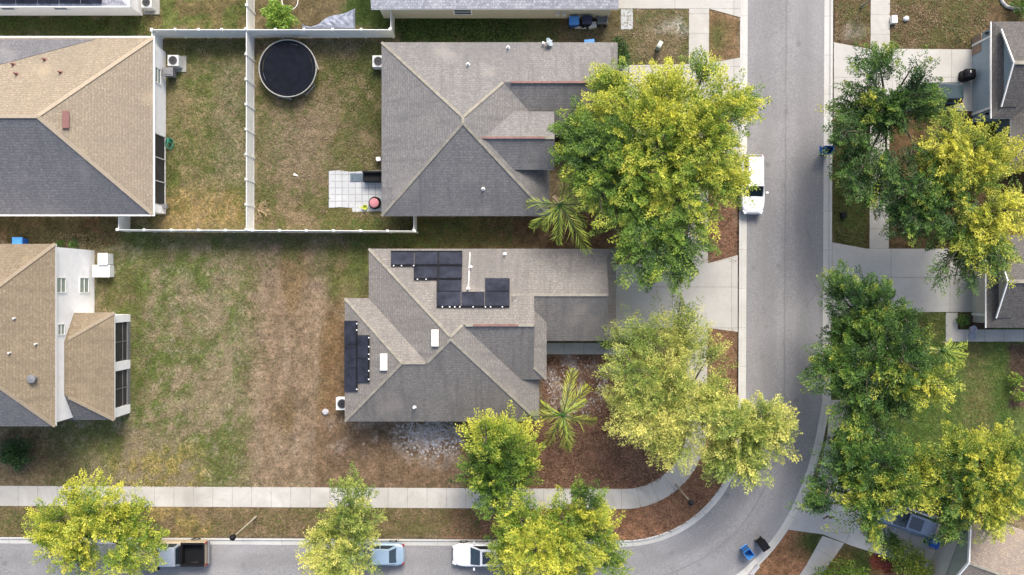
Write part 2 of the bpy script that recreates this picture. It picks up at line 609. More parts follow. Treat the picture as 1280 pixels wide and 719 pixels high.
def sheet(name, poly, mat, z=0.02, dirv=(1, 0), thick=0.12):
    """flat slab with photo-pixel outline"""
    pts = [P(x, y) for x, y in poly]
    d = Vector((dirv[0], -dirv[1], 0)).normalized()
    e = Vector((-d.y, d.x, 0))
    area = sum(a.x * b.y - b.x * a.y for a, b in zip(pts, pts[1:] + pts[:1]))
    if area < 0:
        pts.reverse()
    m = MB()
    o = pts[0]
    m.face([(p.x, p.y, z) for p in pts], [((p - o).dot(d), (p - o).dot(e)) for p in pts])
    for a, b in zip(pts, pts[1:] + pts[:1]):
        m.face([(a.x, a.y, z - thick), (b.x, b.y, z - thick), (b.x, b.y, z), (a.x, a.y, z)])
    ob = m.build(name, mat, weld=False)
    tag(ob, kind='structure')
    return ob


sheet('driveway', [(767, 331), (886, 329), (922, 319), (922, 415), (886, 410), (767, 410)], M['drive'], 0.028)
sheet('driveway', [(770, 82), (884, 80), (925.5, 72), (924, 196), (884, 186), (770, 186)], M['drive'], 0.028)
sheet('driveway', [(770, -80), (884, -80), (926, -80), (926, 22), (886, 11), (770, 11)], M['drive'], 0.028)
sheet('driveway', [(1042, 53), (1084, 61), (1216, 62), (1216, 139), (1084, 139), (1042, 148)], M['drive'], 0.028)
sheet('driveway', [(1040, 303), (1083, 311), (1216, 311), (1216, 390), (1083, 390), (1040, 398)], M['drive'], 0.028)
sheet('driveway', [(1014, 605), (1050, 607), (1192, 652), (1172, 716), (1064, 682), (1029, 668), (985, 662)], M['drive'], 0.028, (0.94, 0.34))
sheet('walkway', [(681, 429), (790, 429), (790, 443), (681, 443)], M['walk'], 0.025)
sheet('walkway', [(773, 409.5), (790, 409.5), (790, 429), (773, 429)], M['walk'], 0.025)
sheet('walkway', [(1182, 391), (1197, 391), (1197, 412), (1300, 412), (1300, 427), (1182, 427)], M['walk'], 0.025)
sheet('sidewalk', [(1028, 670), (1055, 679), (1037, 705), (1012, 740), (985, 740), (1008, 706)], M['walk'], 0.022, (-.5, .8))
sheet('sidewalk', [(1037, 500), (1062, 500), (1056, 560), (1046, 607), (1020, 607), (1034, 545)], M['walk'], 0.022, (-.2, 1))
sheet('walkway', [(776, 11.5), (791, 11.5), (791, 37), (776, 37)], M['paver'], 0.03)
pat = [(411, 214), (424, 213), (438, 215), (455, 214), (480, 213), (480, 264), (441, 265), (440, 260), (425, 259), (411, 260)]
sheet('patio', pat, M['paver'], 0.03)


# ------------------------------------------------------------------ ground sheet
def vnoise(x, y, scale, seed):
    g = np.random.default_rng(seed).random((256, 256))
    X, Y = x / scale + 100.3, y / scale + 77.7
    xi, yi = np.floor(X).astype(int), np.floor(Y).astype(int)
    fx, fy = X - xi, Y - yi
    fx, fy = fx * fx * (3 - 2 * fx), fy * fy * (3 - 2 * fy)
    a, b = g[xi % 256, yi % 256], g[(xi + 1) % 256, yi % 256]
    c, d = g[xi % 256, (yi + 1) % 256], g[(xi + 1) % 256, (yi + 1) % 256]
    return (a * (1 - fx) + b * fx) * (1 - fy) + (c * (1 - fx) + d * fx) * fy


def fbm(x, y, scale, seed, oct_=4):
    s, w, t = 0, 1.0, 0
    for k in range(oct_):
        s = s + w * vnoise(x, y, scale / 2 ** k, seed + k)
        t += w
        w *= 0.6
    return s / t


def build_ground():
    def axis(lo, hi, d):
        core = np.arange(lo, hi + d / 2, d)
        steps = np.cumsum(np.array([1, 2, 4, 8, 16, 32, 64, 128, 256.0]))
        return np.concatenate([(lo - steps)[::-1], core, hi + steps])
    xs, ys = axis(-46, 46, 0.2), axis(-27, 27, 0.2)
    X, Y = np.meshgrid(xs, ys)
    nx, ny = len(xs), len(ys)
    X, Y = X.ravel().copy(), Y.ravel().copy()

    def topx(X, Y):
        return X * 16 + 640, 359.5 - Y * 16
    px, py = topx(X, Y)
    r = radial(px, py)
    Z = np.zeros_like(X)
    # signed distance into the street, in metres
    d = np.minimum(r - R_IN, R_OUT - r) / 16
    near = np.abs(d) < 0.16
    e = 0.5
    gx = (radial(px + e, py) - radial(px - e, py)) / (2 * e)
    gy = (radial(px, py + e) - radial(px, py - e)) / (2 * e)
    inner = (r - R_IN) < (R_OUT - r)
    off = np.where(inner, R_IN - r, R_OUT - r)
    X = np.where(near, X + off * gx / 16, X)
    Y = np.where(near, Y - off * gy / 16, Y)
    Z = np.where((d >= 0.16), -0.3, Z)
    far = np.hypot(X, Y) > 60
    Z = np.where((~near) & (d < 0.16), (fbm(X, Y, 1.3, 3) - .5) * 0.012 - 0.004, Z)
    # ---- what grows where (photo colours of flat ground -> albedo)
    px, py = topx(X, Y)
    wx = px + (fbm(X, Y, 1.6, 11) - .5) * 26 + (fbm(X, Y, .5, 12) - .5) * 8
    wy = py + (fbm(X, Y, 1.6, 21) - .5) * 26 + (fbm(X, Y, .5, 22) - .5) * 8
    n1, n2, n3 = fbm(X, Y, 3.2, 31, 5), fbm(X, Y, 1.2, 41, 5), fbm(X, Y, 0.5, 51, 3)
    n4 = fbm(X, Y, 5.5, 61, 4)
    col = np.tile(np.array(A(136, 118, 92)[:3]), (len(X), 1))

    def blend(w, c):
        nonlocal col
        w = np.clip(w, 0, 1)[:, None]
        col = col * (1 - w) + w * np.array(A(*c)[:3])

    def rect(x0, y0, x1, y1, s=10.0, ux=None, uy=None):
        ux = wx if ux is None else ux
        uy = wy if uy is None else uy
        f = lambda v, a, b: np.clip((v - a) / s + .5, 0, 1) * np.clip((b - v) / s + .5, 0, 1)
        return f(ux, x0, x1) * f(uy, y0, y1)

    def spot(x, y, rx, ry):
        return np.clip(1.3 - np.hypot((wx - x) / rx, (wy - y) / ry), 0, 1)
    th = lambda n, a, b: np.clip((n - a) / (b - a), 0, 1)
    # general mottling
    blend(.6 * th(n1, .45, .62), (122, 112, 70))
    blend(.5 * th(n2, .5, .66), (158, 140, 115))
    # vacant yard
    w = rect(60, 288, 322, 612, 26)
    blend(w, (148, 134, 104))
    blend(w * th(n4 * .5 + n1 * .5 + .2 * (n3 - .5), .42, .56) * .85, (124, 122, 70))
    g = n1 * .35 + n2 * .35 + n3 * .3 + .3 * (n4 - .5)
    reach = np.clip(1.55 - np.abs(px - 225) / 110, .15, 1) * np.clip(1.6 - np.abs(py - 410) / 175, .25, 1)
    blend(w * th(g, .41, .53) * reach * .95, (98, 114, 48))
    blend(w * th(n3 * .6 + n2 * .4, .5, .6) * reach * .6, (110, 126, 54))
    blend(w * th(n3 + .4 * (n4 - .5), .57, .68) * .6, (166, 148, 128))
    blend(rect(140, 560, 255, 610, 25) * th(n3 * .6 + n2 * .4, .46, .56) * .8, (176, 152, 78))
    blend(rect(-60, 535, 90, 612, 30) * .75, (112, 96, 68))
    blend(rect(118, 340, 175, 395, 16) * .7, (104, 100, 52))
    blend(rect(160, 385, 176, 520, 8) * .55, (100, 112, 52))
    blend(rect(140, 292, 330, 330, 16) * th(n2, .4, .55) * .7, (92, 102, 48))
    w = rect(314, 292, 440, 612, 30, ux=px + (n2 - .5) * 60 + (n3 - .5) * 24)
    blend(w, (144, 121, 96))
    stripe = th(vnoise(X, Y * .10, .7, 71) * .6 + .4 * n1, .45, .6)
    blend(w * stripe * .4, (152, 131, 112))
    blend(w * th(vnoise(X, Y * .08, 1.3, 73) * .6 + .4 * n4, .5, .6) * .75, (126, 103, 66))
    blend(rect(318, 292, 465, 345, 16) * th(n2, .46, .58) * .7, (98, 100, 52))
    blend(rect(410, 300, 465, 375, 14) * th(n1, .4, .55) * .8, (92, 104, 42))
    blend(rect(405, 400, 436, 530, 16) * .55, (136, 102, 66))
    w = rect(395, 520, 610, 612, 18)
    blend(w * .9, (132, 106, 88))
    blend(w * th(n2, .5, .62) * .6, (142, 112, 92))
    blend(w * th(n4, .45, .6) * .45, (124, 100, 68))
    blend(spot(540, 546, 50, 30) * th(n3 * .5 + n2 * .5, .47, .53) * .9, (186, 176, 172))
    blend(spot(450, 545, 60, 26) * th(n3 * .5 + n2 * .5, .52, .58) * .6, (176, 160, 148))
    # back garden between the white fences and the one with the trampoline
    w = rect(190, 46, 316, 292, 8)
    blend(w, (130, 122, 78))
    blend(w * th(n1 * .6 + n3 * .4, .42, .54) * .95, (98, 108, 46))
    blend(w * th(n2, .5, .62) * .6, (158, 136, 98))
    blend(rect(200, 240, 305, 290, 22) * .6, (176, 142, 82))
    blend(rect(270, 80, 310, 230, 20) * .6, (150, 132, 108))
    blend(rect(205, 45, 310, 70, 14) * .7, (92, 92, 46))
    w = rect(322, 46, 480, 292, 8)
    blend(w, (136, 116, 86))
    blend(w * th(n1 * .6 + n3 * .4, .44, .54) * .9, (104, 102, 54))
    blend(rect(390, 48, 480, 140, 30) * (.4 + .5 * th(n2, .4, .6)), (88, 92, 42))
    blend(rect(405, 180, 480, 216, 14) * .7, (94, 96, 46))
    blend(rect(410, 262, 470, 290, 14) * .7, (96, 94, 46))
    blend(rect(430, 60, 480, 180, 20) * th(n2, .42, .55) * .7, (84, 86, 42))
    blend(rect(325, 140, 400, 230, 40) * .55, (148, 128, 106))
    # strips between the houses
    blend(rect(-50, 18, 192, 48, 6) * .9, (82, 88, 34))  # dark grass green, part of the house shade included in the colour
    blend(rect(180, -20, 312, 38, 10) * .9, (116, 104, 62))
    blend(rect(180, -20, 312, 38, 10) * th(n2, .48, .6) * .8, (92, 108, 44))
    blend(rect(320, -20, 480, 38, 10) * .85, (112, 98, 66))
    blend(rect(430, -20, 500, 40, 14) * .9, (66, 92, 32))
    blend(rect(495, 16, 690, 56, 8) * .95, (56, 76, 30))
    blend(rect(655, 16, 790, 56, 16) * .8, (96, 88, 58))
    blend(rect(-50, 266, 150, 308, 8) * .9, (92, 84, 46))
    blend(rect(-50, 266, 150, 308, 8) * th(n2, .48, .6) * .7, (120, 92, 62))
    blend(rect(440, 268, 640, 314, 10) * .9, (98, 90, 48))
    blend(rect(430, 292, 560, 314, 8) * .7 * th(n2, .4, .55), (84, 92, 40))
    blend(rect(600, 268, 780, 314, 24) * .9, (112, 88, 62))
    # front gardens: bark mulch and pine straw
    w = rect(682, 270, 774, 335, 10)
    blend(w * .8, (106, 80, 58))
    w = rect(676, 440, 866, 640, 8)
    w = np.maximum(w, rect(580, 528, 700, 640, 20))
    blend(w * .95, (126, 92, 74))
    blend(w * th(n2, .5, .62) * .6, (142, 102, 82))
    blend(w * th(n3, .55, .66) * .5, (92, 62, 48))
    blend(rect(690, 444, 768, 500, 16) * th(n3 * .6 + n2 * .4, .5, .58) * .75, (178, 168, 168))
    blend(spot(715, 480, 40, 34) * th(n3 * .6 + n2 * .4, .5, .58) * .5, (170, 158, 158))
    blend(rect(770, 8, 864, 82, 10) * .9, (122, 106, 78))
    blend(rect(770, 8, 864, 82, 10) * th(n1, .44, .56) * .85, (98, 98, 52))
    blend(spot(835, 35, 18, 9) * .8, (182, 172, 160))
    blend(spot(848, 33, 9, 12) * .8, (178, 172, 164))
    blend(rect(884, 8, 924, 72, 6) * .9, (142, 112, 78))
    blend(spot(900, 42, 16, 18) * .9, (94, 100, 50))
    blend(rect(884, 180, 924, 330, 6) * .95, (138, 98, 76))
    blend(rect(884, 405, 924, 600, 8) * .9, (146, 108, 78))
    # verges along the street
    w = rect(-80, 630, 640, 671, 5, uy=py)
    blend(w, (130, 108, 78))
    blend(w * th(n1, .45, .58) * .7, (112, 102, 62))
    blend(rect(150, 630, 260, 671, 16, uy=py) * th(n2, .42, .55) * .7, (190, 160, 88))
    w = rect(560, 630, 780, 680, 20, uy=py)
    blend(w * .9, (134, 100, 78))
    rr = radial(px, py)
    w = ((rr > 103) & (rr < 145) & (px > 770) & (py > 520)) * 1.0
    blend(w * .95, (146, 102, 74))
    blend(w * th(n2, .48, .6) * .6, (172, 122, 84))
    # the far side of the street
    w = rect(1036, -60, 1300, 66, 6)
    blend(w, (108, 88, 62))
    blend(w * th(n1, .46, .58) * .8, (106, 96, 56))
    blend(spot(1068, 42, 16, 12) * .7, (172, 156, 148))
    blend(rect(1185, 28, 1240, 64, 14) * .6 * th(n3, .45, .55), (62, 50, 46))
    w = rect(1036, 140, 1300, 312, 8)
    blend(w, (104, 82, 54))
    blend(rect(1036, 215, 1086, 312, 14) * .9, (86, 90, 44))
    w = rect(1036, 388, 1300, 640, 8)
    blend(w, (84, 110, 42))
    blend(w * th(n1, .5, .64) * .5, (106, 112, 56))
    blend(rect(1200, 428, 1238, 545, 20) * .6, (136, 122, 76))
    blend(rect(1140, 395, 1184, 428, 18) * .5, (122, 110, 58))
    blend(rect(1262, 425, 1310, 510, 8) * .9, (96, 72, 66))
    blend(rect(1196, 390, 1240, 413, 5) * .95, (92, 68, 56))
    w = np.maximum(rect(900, 655, 1010, 800, 8), rect(1000, 690, 1200, 800, 10))
    w = w * (rr > R_OUT - 6)
    blend(w * .95, (158, 112, 76))
    blend(spot(1012, 680, 26, 22) * .95 * (rr > R_OUT + 6), (66, 84, 34))
    blend(spot(1075, 705, 34, 24) * .95, (60, 84, 32))
    blend(rect(1090, 676, 1172, 712, 5) * .95, (118, 52, 40))
    grey = col.mean(1, keepdims=True)
    col = col * .82 + grey * .18
    outside = np.maximum(np.abs(X) - 44, np.abs(Y) - 26)
    blend(np.clip(outside / 3, 0, 1) * .85, (116, 110, 66))
    fine = .55 + 1.0 * fbm(X, Y, .5, 91, 3)
    col *= fine[:, None]
    idx = np.arange(nx * ny).reshape(ny, nx)
    q = np.stack([idx[:-1, :-1], idx[:-1, 1:], idx[1:, 1:], idx[1:, :-1]], -1).reshape(-1, 4)
    me = bpy.data.meshes.new('ground')
    me.vertices.add(nx * ny)
    me.vertices.foreach_set('co', np.stack([X, Y, Z], -1).ravel())
    me.loops.add(q.size)
    me.loops.foreach_set('vertex_index', q.ravel())
    me.polygons.add(len(q))
    me.polygons.foreach_set('loop_start', np.arange(0, q.size, 4))
    me.polygons.foreach_set('loop_total', np.full(len(q), 4))
    me.update(calc_edges=True)
    ca = me.color_attributes.new('cover', 'FLOAT_COLOR', 'POINT')
    ca.data.foreach_set('color', np.concatenate([col, np.ones((len(col), 1))], 1).ravel())
    me.materials.append(M['ground'])
    o = link(bpy.data.objects.new('ground', me))
    tag(o, kind='structure')


build_ground()

# ------------------------------------------------------------------ houses
PITCH = 0.5


class Roof:
    def __init__(self, rot=0.0, piv=(0, 0)):
        self.bm = bmesh.new()
        self.caps = []
        self.blocks = []
        self.edges = []
        self.R = Matrix.Translation((piv[0], piv[1], 0)) @ Matrix.Rotation(rot, 4, 'Z') @ Matrix.Translation((-piv[0], -piv[1], 0))

    def block(self, x0, x1, y0, y1, z, n=None, s=None, e=None, w=None, drop=0.17, zs=None, cap=True, caponly=None, gi=(1, 1)):
        """solid roof: n/s/e/w give the pitch of that slope, None a vertical gable; zs: eave height of the south slope"""
        bm = bmesh.new()
        top = z + 12
        bmesh.ops.create_cube(bm, size=1, matrix=Matrix.Translation(((x0 + x1) / 2, (y0 + y1) / 2, (z - drop + top) / 2)) @ Matrix.Diagonal((x1 - x0, y1 - y0, top - z + drop, 1)))
        planes = []
        if n: planes.append(((x0, y1, z), (0, n, 1)))
        if s: planes.append(((x0, y0, zs if zs else z), (0, -s, 1)))
        if e: planes.append(((x1, y0, z), (e, 0, 1)))
        if w: planes.append(((x0, y0, z), (-w, 0, 1)))
        for co, no in planes:
            g = bm.verts[:] + bm.edges[:] + bm.faces[:]
            res = bmesh.ops.bisect_plane(bm, geom=g, dist=1e-5, plane_co=co, plane_no=Vector(no).normalized(), clear_outer=True)
            ed = [x for x in res['geom_cut'] if isinstance(x, bmesh.types.BMEdge)]
            if ed:
                bmesh.ops.edgeloop_fill(bm, edges=ed)
        bmesh.ops.recalc_face_normals(bm, faces=bm.faces)
        bm.normal_update()
        for ed in bm.edges:
            if len(ed.link_faces) == 2:
                f1, f2 = ed.link_faces
                if f1.normal.z > .2 and f2.normal.z > .2 and cap:
                    a, b = self.R @ ed.verts[0].co, self.R @ ed.verts[1].co
                    if (ed.verts[0].co - ed.verts[1].co).length > .3:
                        self.edges.append((ed.verts[0].co.copy(), ed.verts[1].co.copy(), len(self.blocks)))
        self.blocks.append((x0, x1, y0, y1, planes))
        bm.transform(self.R)
        bm.normal_update()
        me = bpy.data.meshes.new('tmp')
        bm.to_mesh(me)
        bm.free()
        self.bm.from_mesh(me)
        bpy.data.meshes.remove(me)
        return self

    def build(self, parent, shingle_mat, fascia, gable, south=None):
        bm = self.bm
        bm.normal_update()
        ul = bm.loops.layers.uv.new('UVMap')
        for f in bm.faces:
            nrm = f.normal
            if nrm.z > .2:
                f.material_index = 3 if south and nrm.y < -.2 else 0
                u = Vector((-nrm.y, nrm.x, 0))
                u = u.normalized() if u.length > 1e-4 else Vector((1, 0, 0))
                v = nrm.cross(u)
            else:
                zs = [vv.co.z for vv in f.verts]
                f.material_index = 1 if max(zs) - min(zs) < .5 else 2
                u, v = Vector((1, 0, 0)), Vector((0, 0, 1))
            for l in f.loops:
                l[ul].uv = (l.vert.co.dot(u), l.vert.co.dot(v))
        o0 = origin_of(parent)
        me = bpy.data.meshes.new('roof')
        bmesh.ops.translate(bm, verts=bm.verts, vec=-o0)
        bm.to_mesh(me)
        bm.free()
        for m in (shingle_mat, fascia, gable) + ((south,) if south else ()):
            me.materials.append(m)
        ob = link(bpy.data.objects.new('roof', me), parent)
        return ob

    def height(self, p, skip):
        best = -9
        for i, (x0, x1, y0, y1, pl_) in enumerate(self.blocks):
            if i != skip and x0 < p.x < x1 and y0 < p.y < y1:
                best = max(best, min(co[2] - (no[0] * (p.x - co[0]) + no[1] * (p.y - co[1])) / no[2] for co, no in pl_))
        return best

    def ridge(self, roof, mat, w=0.2):
        m = MB()
        for a, b, i in self.edges:                 # caps only where the ridge is open to the sky
            N = 40
            ok = [self.height(a.lerp(b, (k + .5) / N), i) < a.lerp(b, (k + .5) / N).z - .02 for k in range(N)]
            k = 0
            while k < N:
                if ok[k]:
                    e = k
                    while e < N and ok[e]:
                        e += 1
                    if e - k > 1:
                        self.caps.append((self.R @ a.lerp(b, k / N), self.R @ a.lerp(b, e / N)))
                    k = e
                else:
                    k += 1
        for a, b in self.caps:
            m.beam(a + Vector((0, 0, .0)), b, w, 0.05)
        m.build('ridge_cap', mat, roof)


def roof_point(px, py, plane_eave, ax, pitch=PITCH, z=2.7, lift=0.0):
    """point on a roof slope seen at pixel: slope rises from the eave coordinate along axis ('n','s','w','e')"""
    h = z
    for _ in range(30):
        p = P(px, py, h)
        d = {'n': plane_eave - p.y, 's': p.y - plane_eave, 'w': p.x - plane_eave, 'e': plane_eave - p.x}[ax]
        h = z + pitch * d
    return P(px, py, h) + Vector((0, 0, lift))


def slope_panel(m, px0, py0, px1, py1, eave, ax, lift=0.06, th=0.05, z=2.7, mi=0):
    q = [roof_point(x, y, eave, ax, z=z) for x, y in ((px0, py1), (px1, py1), (px1, py0), (px0, py0))]
    nn = (q[1] - q[0]).cross(q[3] - q[0]).normalized()
    up = [p + nn * (lift + th) for p in q]
    dn = [p + nn * lift for p in q]
    m.face(up, mi=mi)
    m.face(dn[::-1], mi=mi)
    for i in range(4):
        j = (i + 1) % 4
        m.face([dn[i], dn[j], up[j], up[i]], mi=mi)
    return up, nn


def vent_pipe(roof, px, py, eave, ax, z=2.7, hgt=0.45, r=0.06):
    b = roof_point(px, py, eave, ax, z=z)
    m = MB()
    m.lathe(b + Vector((0, 0, -.1)), [(r, 0), (r, hgt + .1), (0, hgt + .1)], 10)
    m.lathe(b + Vector((0, 0, .0)), [(r * 2.6, 0), (r * 1.2, .1)], 10)
    return m.build('vent_pipe', M['white'], roof)


def wall_poly(parent, poly, z1, mat, z0=-0.1):
    m = MB()
    m.prism(poly, z0, z1)
    return m.build('wall', mat, parent)


def rect_poly(x0, x1, y0, y1):
    return [(x0, y0), (x1, y0), (x1, y1), (x0, y1)]


def window(parent, c, w, h, normal, pane=None, bars=1, name='window'):
    """framed window on a wall: c centre on the wall face, normal horizontal unit vector"""
    n = Vector(normal).normalized()
    u = Vector((-n.y, n.x, 0))
    R = Matrix((u, n, Vector((0, 0, 1)))).transposed()
    c = Vector(c)
    m = MB()
    t = 0.07
    for s in (-1, 1):
        m.box(c + u * s * (w / 2 - t / 2) + n * .03, (t, .08, h), ax=R)
        m.box(c + Vector((0, 0, s * (h / 2 - t / 2))) + n * .028, (w - 2 * t, .076, t), ax=R)
    for k in range(bars):
        m.box(c + Vector((0, 0, ((k + 1) / (bars + 1) - .5) * h)) + n * .026, (w - 2 * t, .07, t * .7), ax=R)
    o = m.build(name, M['white'], parent)
    g = MB()
    g.box(c + n * .008, (w - .1, .03, h - .1), ax=R)
    g.build('pane', pane or M['glass'], o)
    return o


def bar_on_ridge(roof, a, b, mat, w=0.16, h=0.09, name='ridge_vent'):
    m = MB()
    m.beam(a, b, w, h)
    return m.build(name, mat, roof)


# --- the house with the solar collectors (centre)
EZ = 2.7
hF = thing('house', 'grey-roofed house in the centre with black solar collectors on its roof', 'house', P(560, 420))
xw, xw2, yn, ys, ysw = P(461, 0, EZ).x, P(431, 0, EZ).x, P(0, 311, EZ).y, P(0, 527, EZ).y, P(0, 373, EZ).y
xe = P(674, 0, EZ).x
ygar = -3.98
xg = 7.0
xge = P(770, 0, EZ).x
R = Roof()
R.block(xw, xe, ys, yn, EZ, PITCH, PITCH, PITCH, PITCH)
R.block(xw2, -4.3, ys + .004, ysw, EZ - .004, PITCH, PITCH, None, PITCH)
R.block(-4.0, 1.6, -6.78, yn - .004, EZ - .004, PITCH, PITCH, None, None, zs=3.4, cap=False)
# garage wing and the low skirts of its half-hipped gable ends
R.block(-2.0, xg, ygar, yn - .008, EZ - .008, PITCH, PITCH, None, None, cap=False)
R.block(xg - 2.0, xge, ygar + .01, yn - .014, EZ - .014, PITCH, PITCH, PITCH * .8, None, cap=False)
roofF = None
bm_tr = R
# entrance skirt (raised eave)
R.block(0.0, 2.55, -6.77, -0.6, 3.39, None, PITCH, PITCH, None, cap=False)


def cut_skirts(bm, boxes):
    pass


roofF = R.build(hF, M['roof_grey'], M['white'], M['stucco'])
R.caps += [(Vector((-3.3, -2.67, 5.49)), Vector((1.55, -2.67, 5.49))), (Vector((-.3, -.53, 4.41)), Vector((xg - .02, -.53, 4.41))),
           (Vector((1.62, -5.85, 3.86)), Vector((2.53, -6.75, 3.4)))]
R.ridge(roofF, M['cap'])
bar_on_ridge(roofF, Vector((-2.75, -2.67, 5.54)), Vector((.45, -2.67, 5.54)), M['red'])
for x0, y0, x1, y1 in ((489, 315, 517.5, 331.5), (518.5, 315, 548, 331.5), (549, 315, 578, 331.5), (517.5, 332.5, 547.5, 348.5), (548.5, 332.5, 577.5, 348.5),
                       (546, 349.5, 577, 364.5), (606.5, 348.5, 637, 364.5), (546, 365.5, 576, 383), (577, 365.5, 605.5, 383), (606.5, 365.5, 637, 383)):
    m = MB()
    up, nn = slope_panel(m, x0, y0, x1, y1, yn, 'n')
    o = m.build('solar_panel', M['solar'], roofF)
for x0, y0, x1, y1 in ((431.5, 401, 446, 430), (431.5, 431, 446, 459.5), (431.5, 460.5, 446, 489), (447, 419, 461, 448), (447, 449, 461, 478)):
    m = MB()
    slope_panel(m, x0, y0, x1, y1, xw2, 'w')
    m.build('solar_panel', M['solar'], roofF)
# header pipes along the panels, with their white couplings
def pipe(a, b, ev, ax, dots):
    p0, p1 = roof_point(*a, ev, ax, lift=.13), roof_point(*b, ev, ax, lift=.13)
    pm = MB(); pm.tube([p0, p1], .05, 6); hp = pm.build('header_pipe', M['black'], roofF)
    for t in dots:
        c = p0.lerp(p1, t)
        cm = MB(); cm.box(c + Vector((0, 0, .02)), (.085, .085, .1)); cm.build('pipe_coupling', M['white'], hp.parent)
pipe((489, 332.2), (578, 332.2), yn, 'n', (.04, .15, .32))
pipe((517.5, 349.2), (577, 349.2), yn, 'n', (.08, .26))
pipe((546, 383.6), (637, 383.6), yn, 'n', (.08, .18, .25, .32, .5, .67, .74, .9))
pipe((446.6, 401), (446.6, 489), xw2, 'w', (.04, .13, .97))
pipe((461.6, 419), (461.6, 478), xw2, 'w', (.05, .24, .4, .5, .75, .93))
pipe((489, 314.4), (578, 314.4), yn, 'n', ())
pipe((548, 315), (548, 365), yn, 'n', ())
for x0, y0, x1, y1, ev, ax in ((541, 412, 549, 433, xw, 'w'), (477, 442, 485, 463, xw2, 'w')):
    m = MB()
    slope_panel(m, x0, y0, x1, y1, ev, ax, .05, .16)
    m.build('skylight', M['white'], roofF, bevel=.03)
for a in ((588, 334, yn, 'n'), (585, 361, yn, 'n'), (518, 509, ys, 's'), (631, 318, yn, 'n')):
    vent_pipe(roofF, *a)
m = MB()
m.beam(roof_point(587.5, 316, yn, 'n', lift=.05), roof_point(585.5, 360, yn, 'n', lift=.05), .08, .06)
m.build('conduit', M['pale'], roofF)
wall_poly(hF, [(xw2 + .35, ys + .35), (xe - .35, ys + .35), (xe - .35, -6.5), (2.2, -6.5), (2.2, ygar + .4), (xge - .4, ygar + .4), (xge - .4, yn - .35), (xw + .35, yn - .35), (xw + .35, ysw - .35), (xw2 + .35, ysw - .35)], EZ - .05, M['beige'])
m = MB()
m.box((xge - .37, (ygar + yn) / 2, 1.1), (.06, 4.9, 2.2))
m.build('garage_door', M['white'], hF)
for px, py in ((684, 403), (651, 476)):
    p = P(px, py, 2.9)
    m = MB()
    m.box(p, (.16, .3, .12), .5)
    m.tube([p + Vector((-.1, .1, 0)), p + Vector((-.2, .2, -.4)), p + Vector((-.2, .2, -2.8))], .05, 6)
    m.build('downspout', M['white'], hF)
window(hF, (xe - .35, -8.2, 1.4), 1.6, 1.2, (1, 0, 0))
window(hF, (-6, ys + .35, 1.4), 1.4, 1.2, (0, -1, 0))

# --- the house behind the big tree (top centre)
hD = thing('house', 'grey-roofed house next to the trampoline with two red ridge strips', 'house', P(580, 160))
xw, xe, yn, ys = P(477, 0, EZ).x, P(687, 0, EZ).x, P(0, 53, EZ).y, P(0, 270, EZ).y
R = Roof()
R.block(xw, xe, ys, yn, EZ, PITCH, PITCH, PITCH, PITCH)
gy0 = yn - 6.88
xg, xge = 7.3, P(772, 0, EZ).x
R.block(-2.5, xg, gy0, yn - .004, EZ - .004, PITCH, PITCH, None, None, cap=False)
R.block(xg - 2, xge, gy0 + .01, yn - .012, EZ - .012, PITCH, PITCH, PITCH * .8, None, cap=False)
dn, ds = P(0, 139.5, 4.05).y, P(0, 212, 4.05).y
dyr = (dn + ds) / 2
dzr = 4.05 + (dn - ds) / 2 * PITCH
R.block(-3.4, P(693, 0, 4.6).x, ds, dn, 4.05, PITCH, PITCH, None, None, cap=False)
roofD = R.build(hD, M['roof_slate'], M['pale'], M['beige'])
R.caps = [c for c in R.caps if True]
R.caps += [(Vector((-2.6, dyr, dzr)), Vector((P(693, 0, 4.6).x - .03, dyr, dzr)))]
R.ridge(roofD, M['cap'])
gyr = (gy0 + yn) / 2
bar_on_ridge(roofD, Vector((-.1, gyr, 4.47)), Vector((xg - .1, gyr, 4.47)), M['red'])
bar_on_ridge(roofD, Vector((-2.2, dyr, dzr + .05)), Vector((2.35, dyr, dzr + .05)), M['red'])
for a in ((585, 81, yn, 'n'), (604, 236, ys, 's'), (635, 60, yn, 'n')):
    vent_pipe(roofD, *a)
wall_poly(hD, [(xw + .3, ys + .35), (xe - .35, ys + .35), (xe - .35, gy0 + .4), (xge - .4, gy0 + .4), (xge - .4, yn - .35), (xw + .3, yn - .35)], EZ - .05, M['beige'])
m = MB()
m.box((xge - .37, gyr, 1.1), (.06, 4.9, 2.2))
m.build('garage_door', M['white'], hD)
dd = thing('satellite_dish', 'pale satellite dish at the north eave of the roof by the trampoline garden', 'satellite dish', P(680, 54, 2.9))
m = MB()
c = P(686, 53, 3.2)
nrm = Vector((.75, .25, .62)).normalized()
uu = nrm.cross(Vector((0, 0, 1))).normalized()
vv = nrm.cross(uu)
rings = []
for k in range(4):
    rr = .33 * k / 3
    rings.append([c + uu * rr * math.cos(a * PI / 10) + vv * rr * 1.15 * math.sin(a * PI / 10) + nrm * (rr * rr * .6) for a in range(20)])
for a, b in zip(rings[1:], rings[2:]):
    for k in range(20):
        m.face([a[k], a[(k + 1) % 20], b[(k + 1) % 20], b[k]])
for k in range(20):
    m.face([c, rings[1][k], rings[1][(k + 1) % 20]])
m.build('reflector', plain('dish_paint', A(180, 195, 205), .4), dd, smooth=True)
m = MB()
m.tube([P(679, 54, 2.75), P(680, 54, 3.1), c], .035, 6)
m.box(P(679, 53.5, 3.15), (.14, .14, .14))
m.tube([c - vv * .3, c + nrm * .35], .02, 5)
m.build('mount_arm', M['white'], dd)

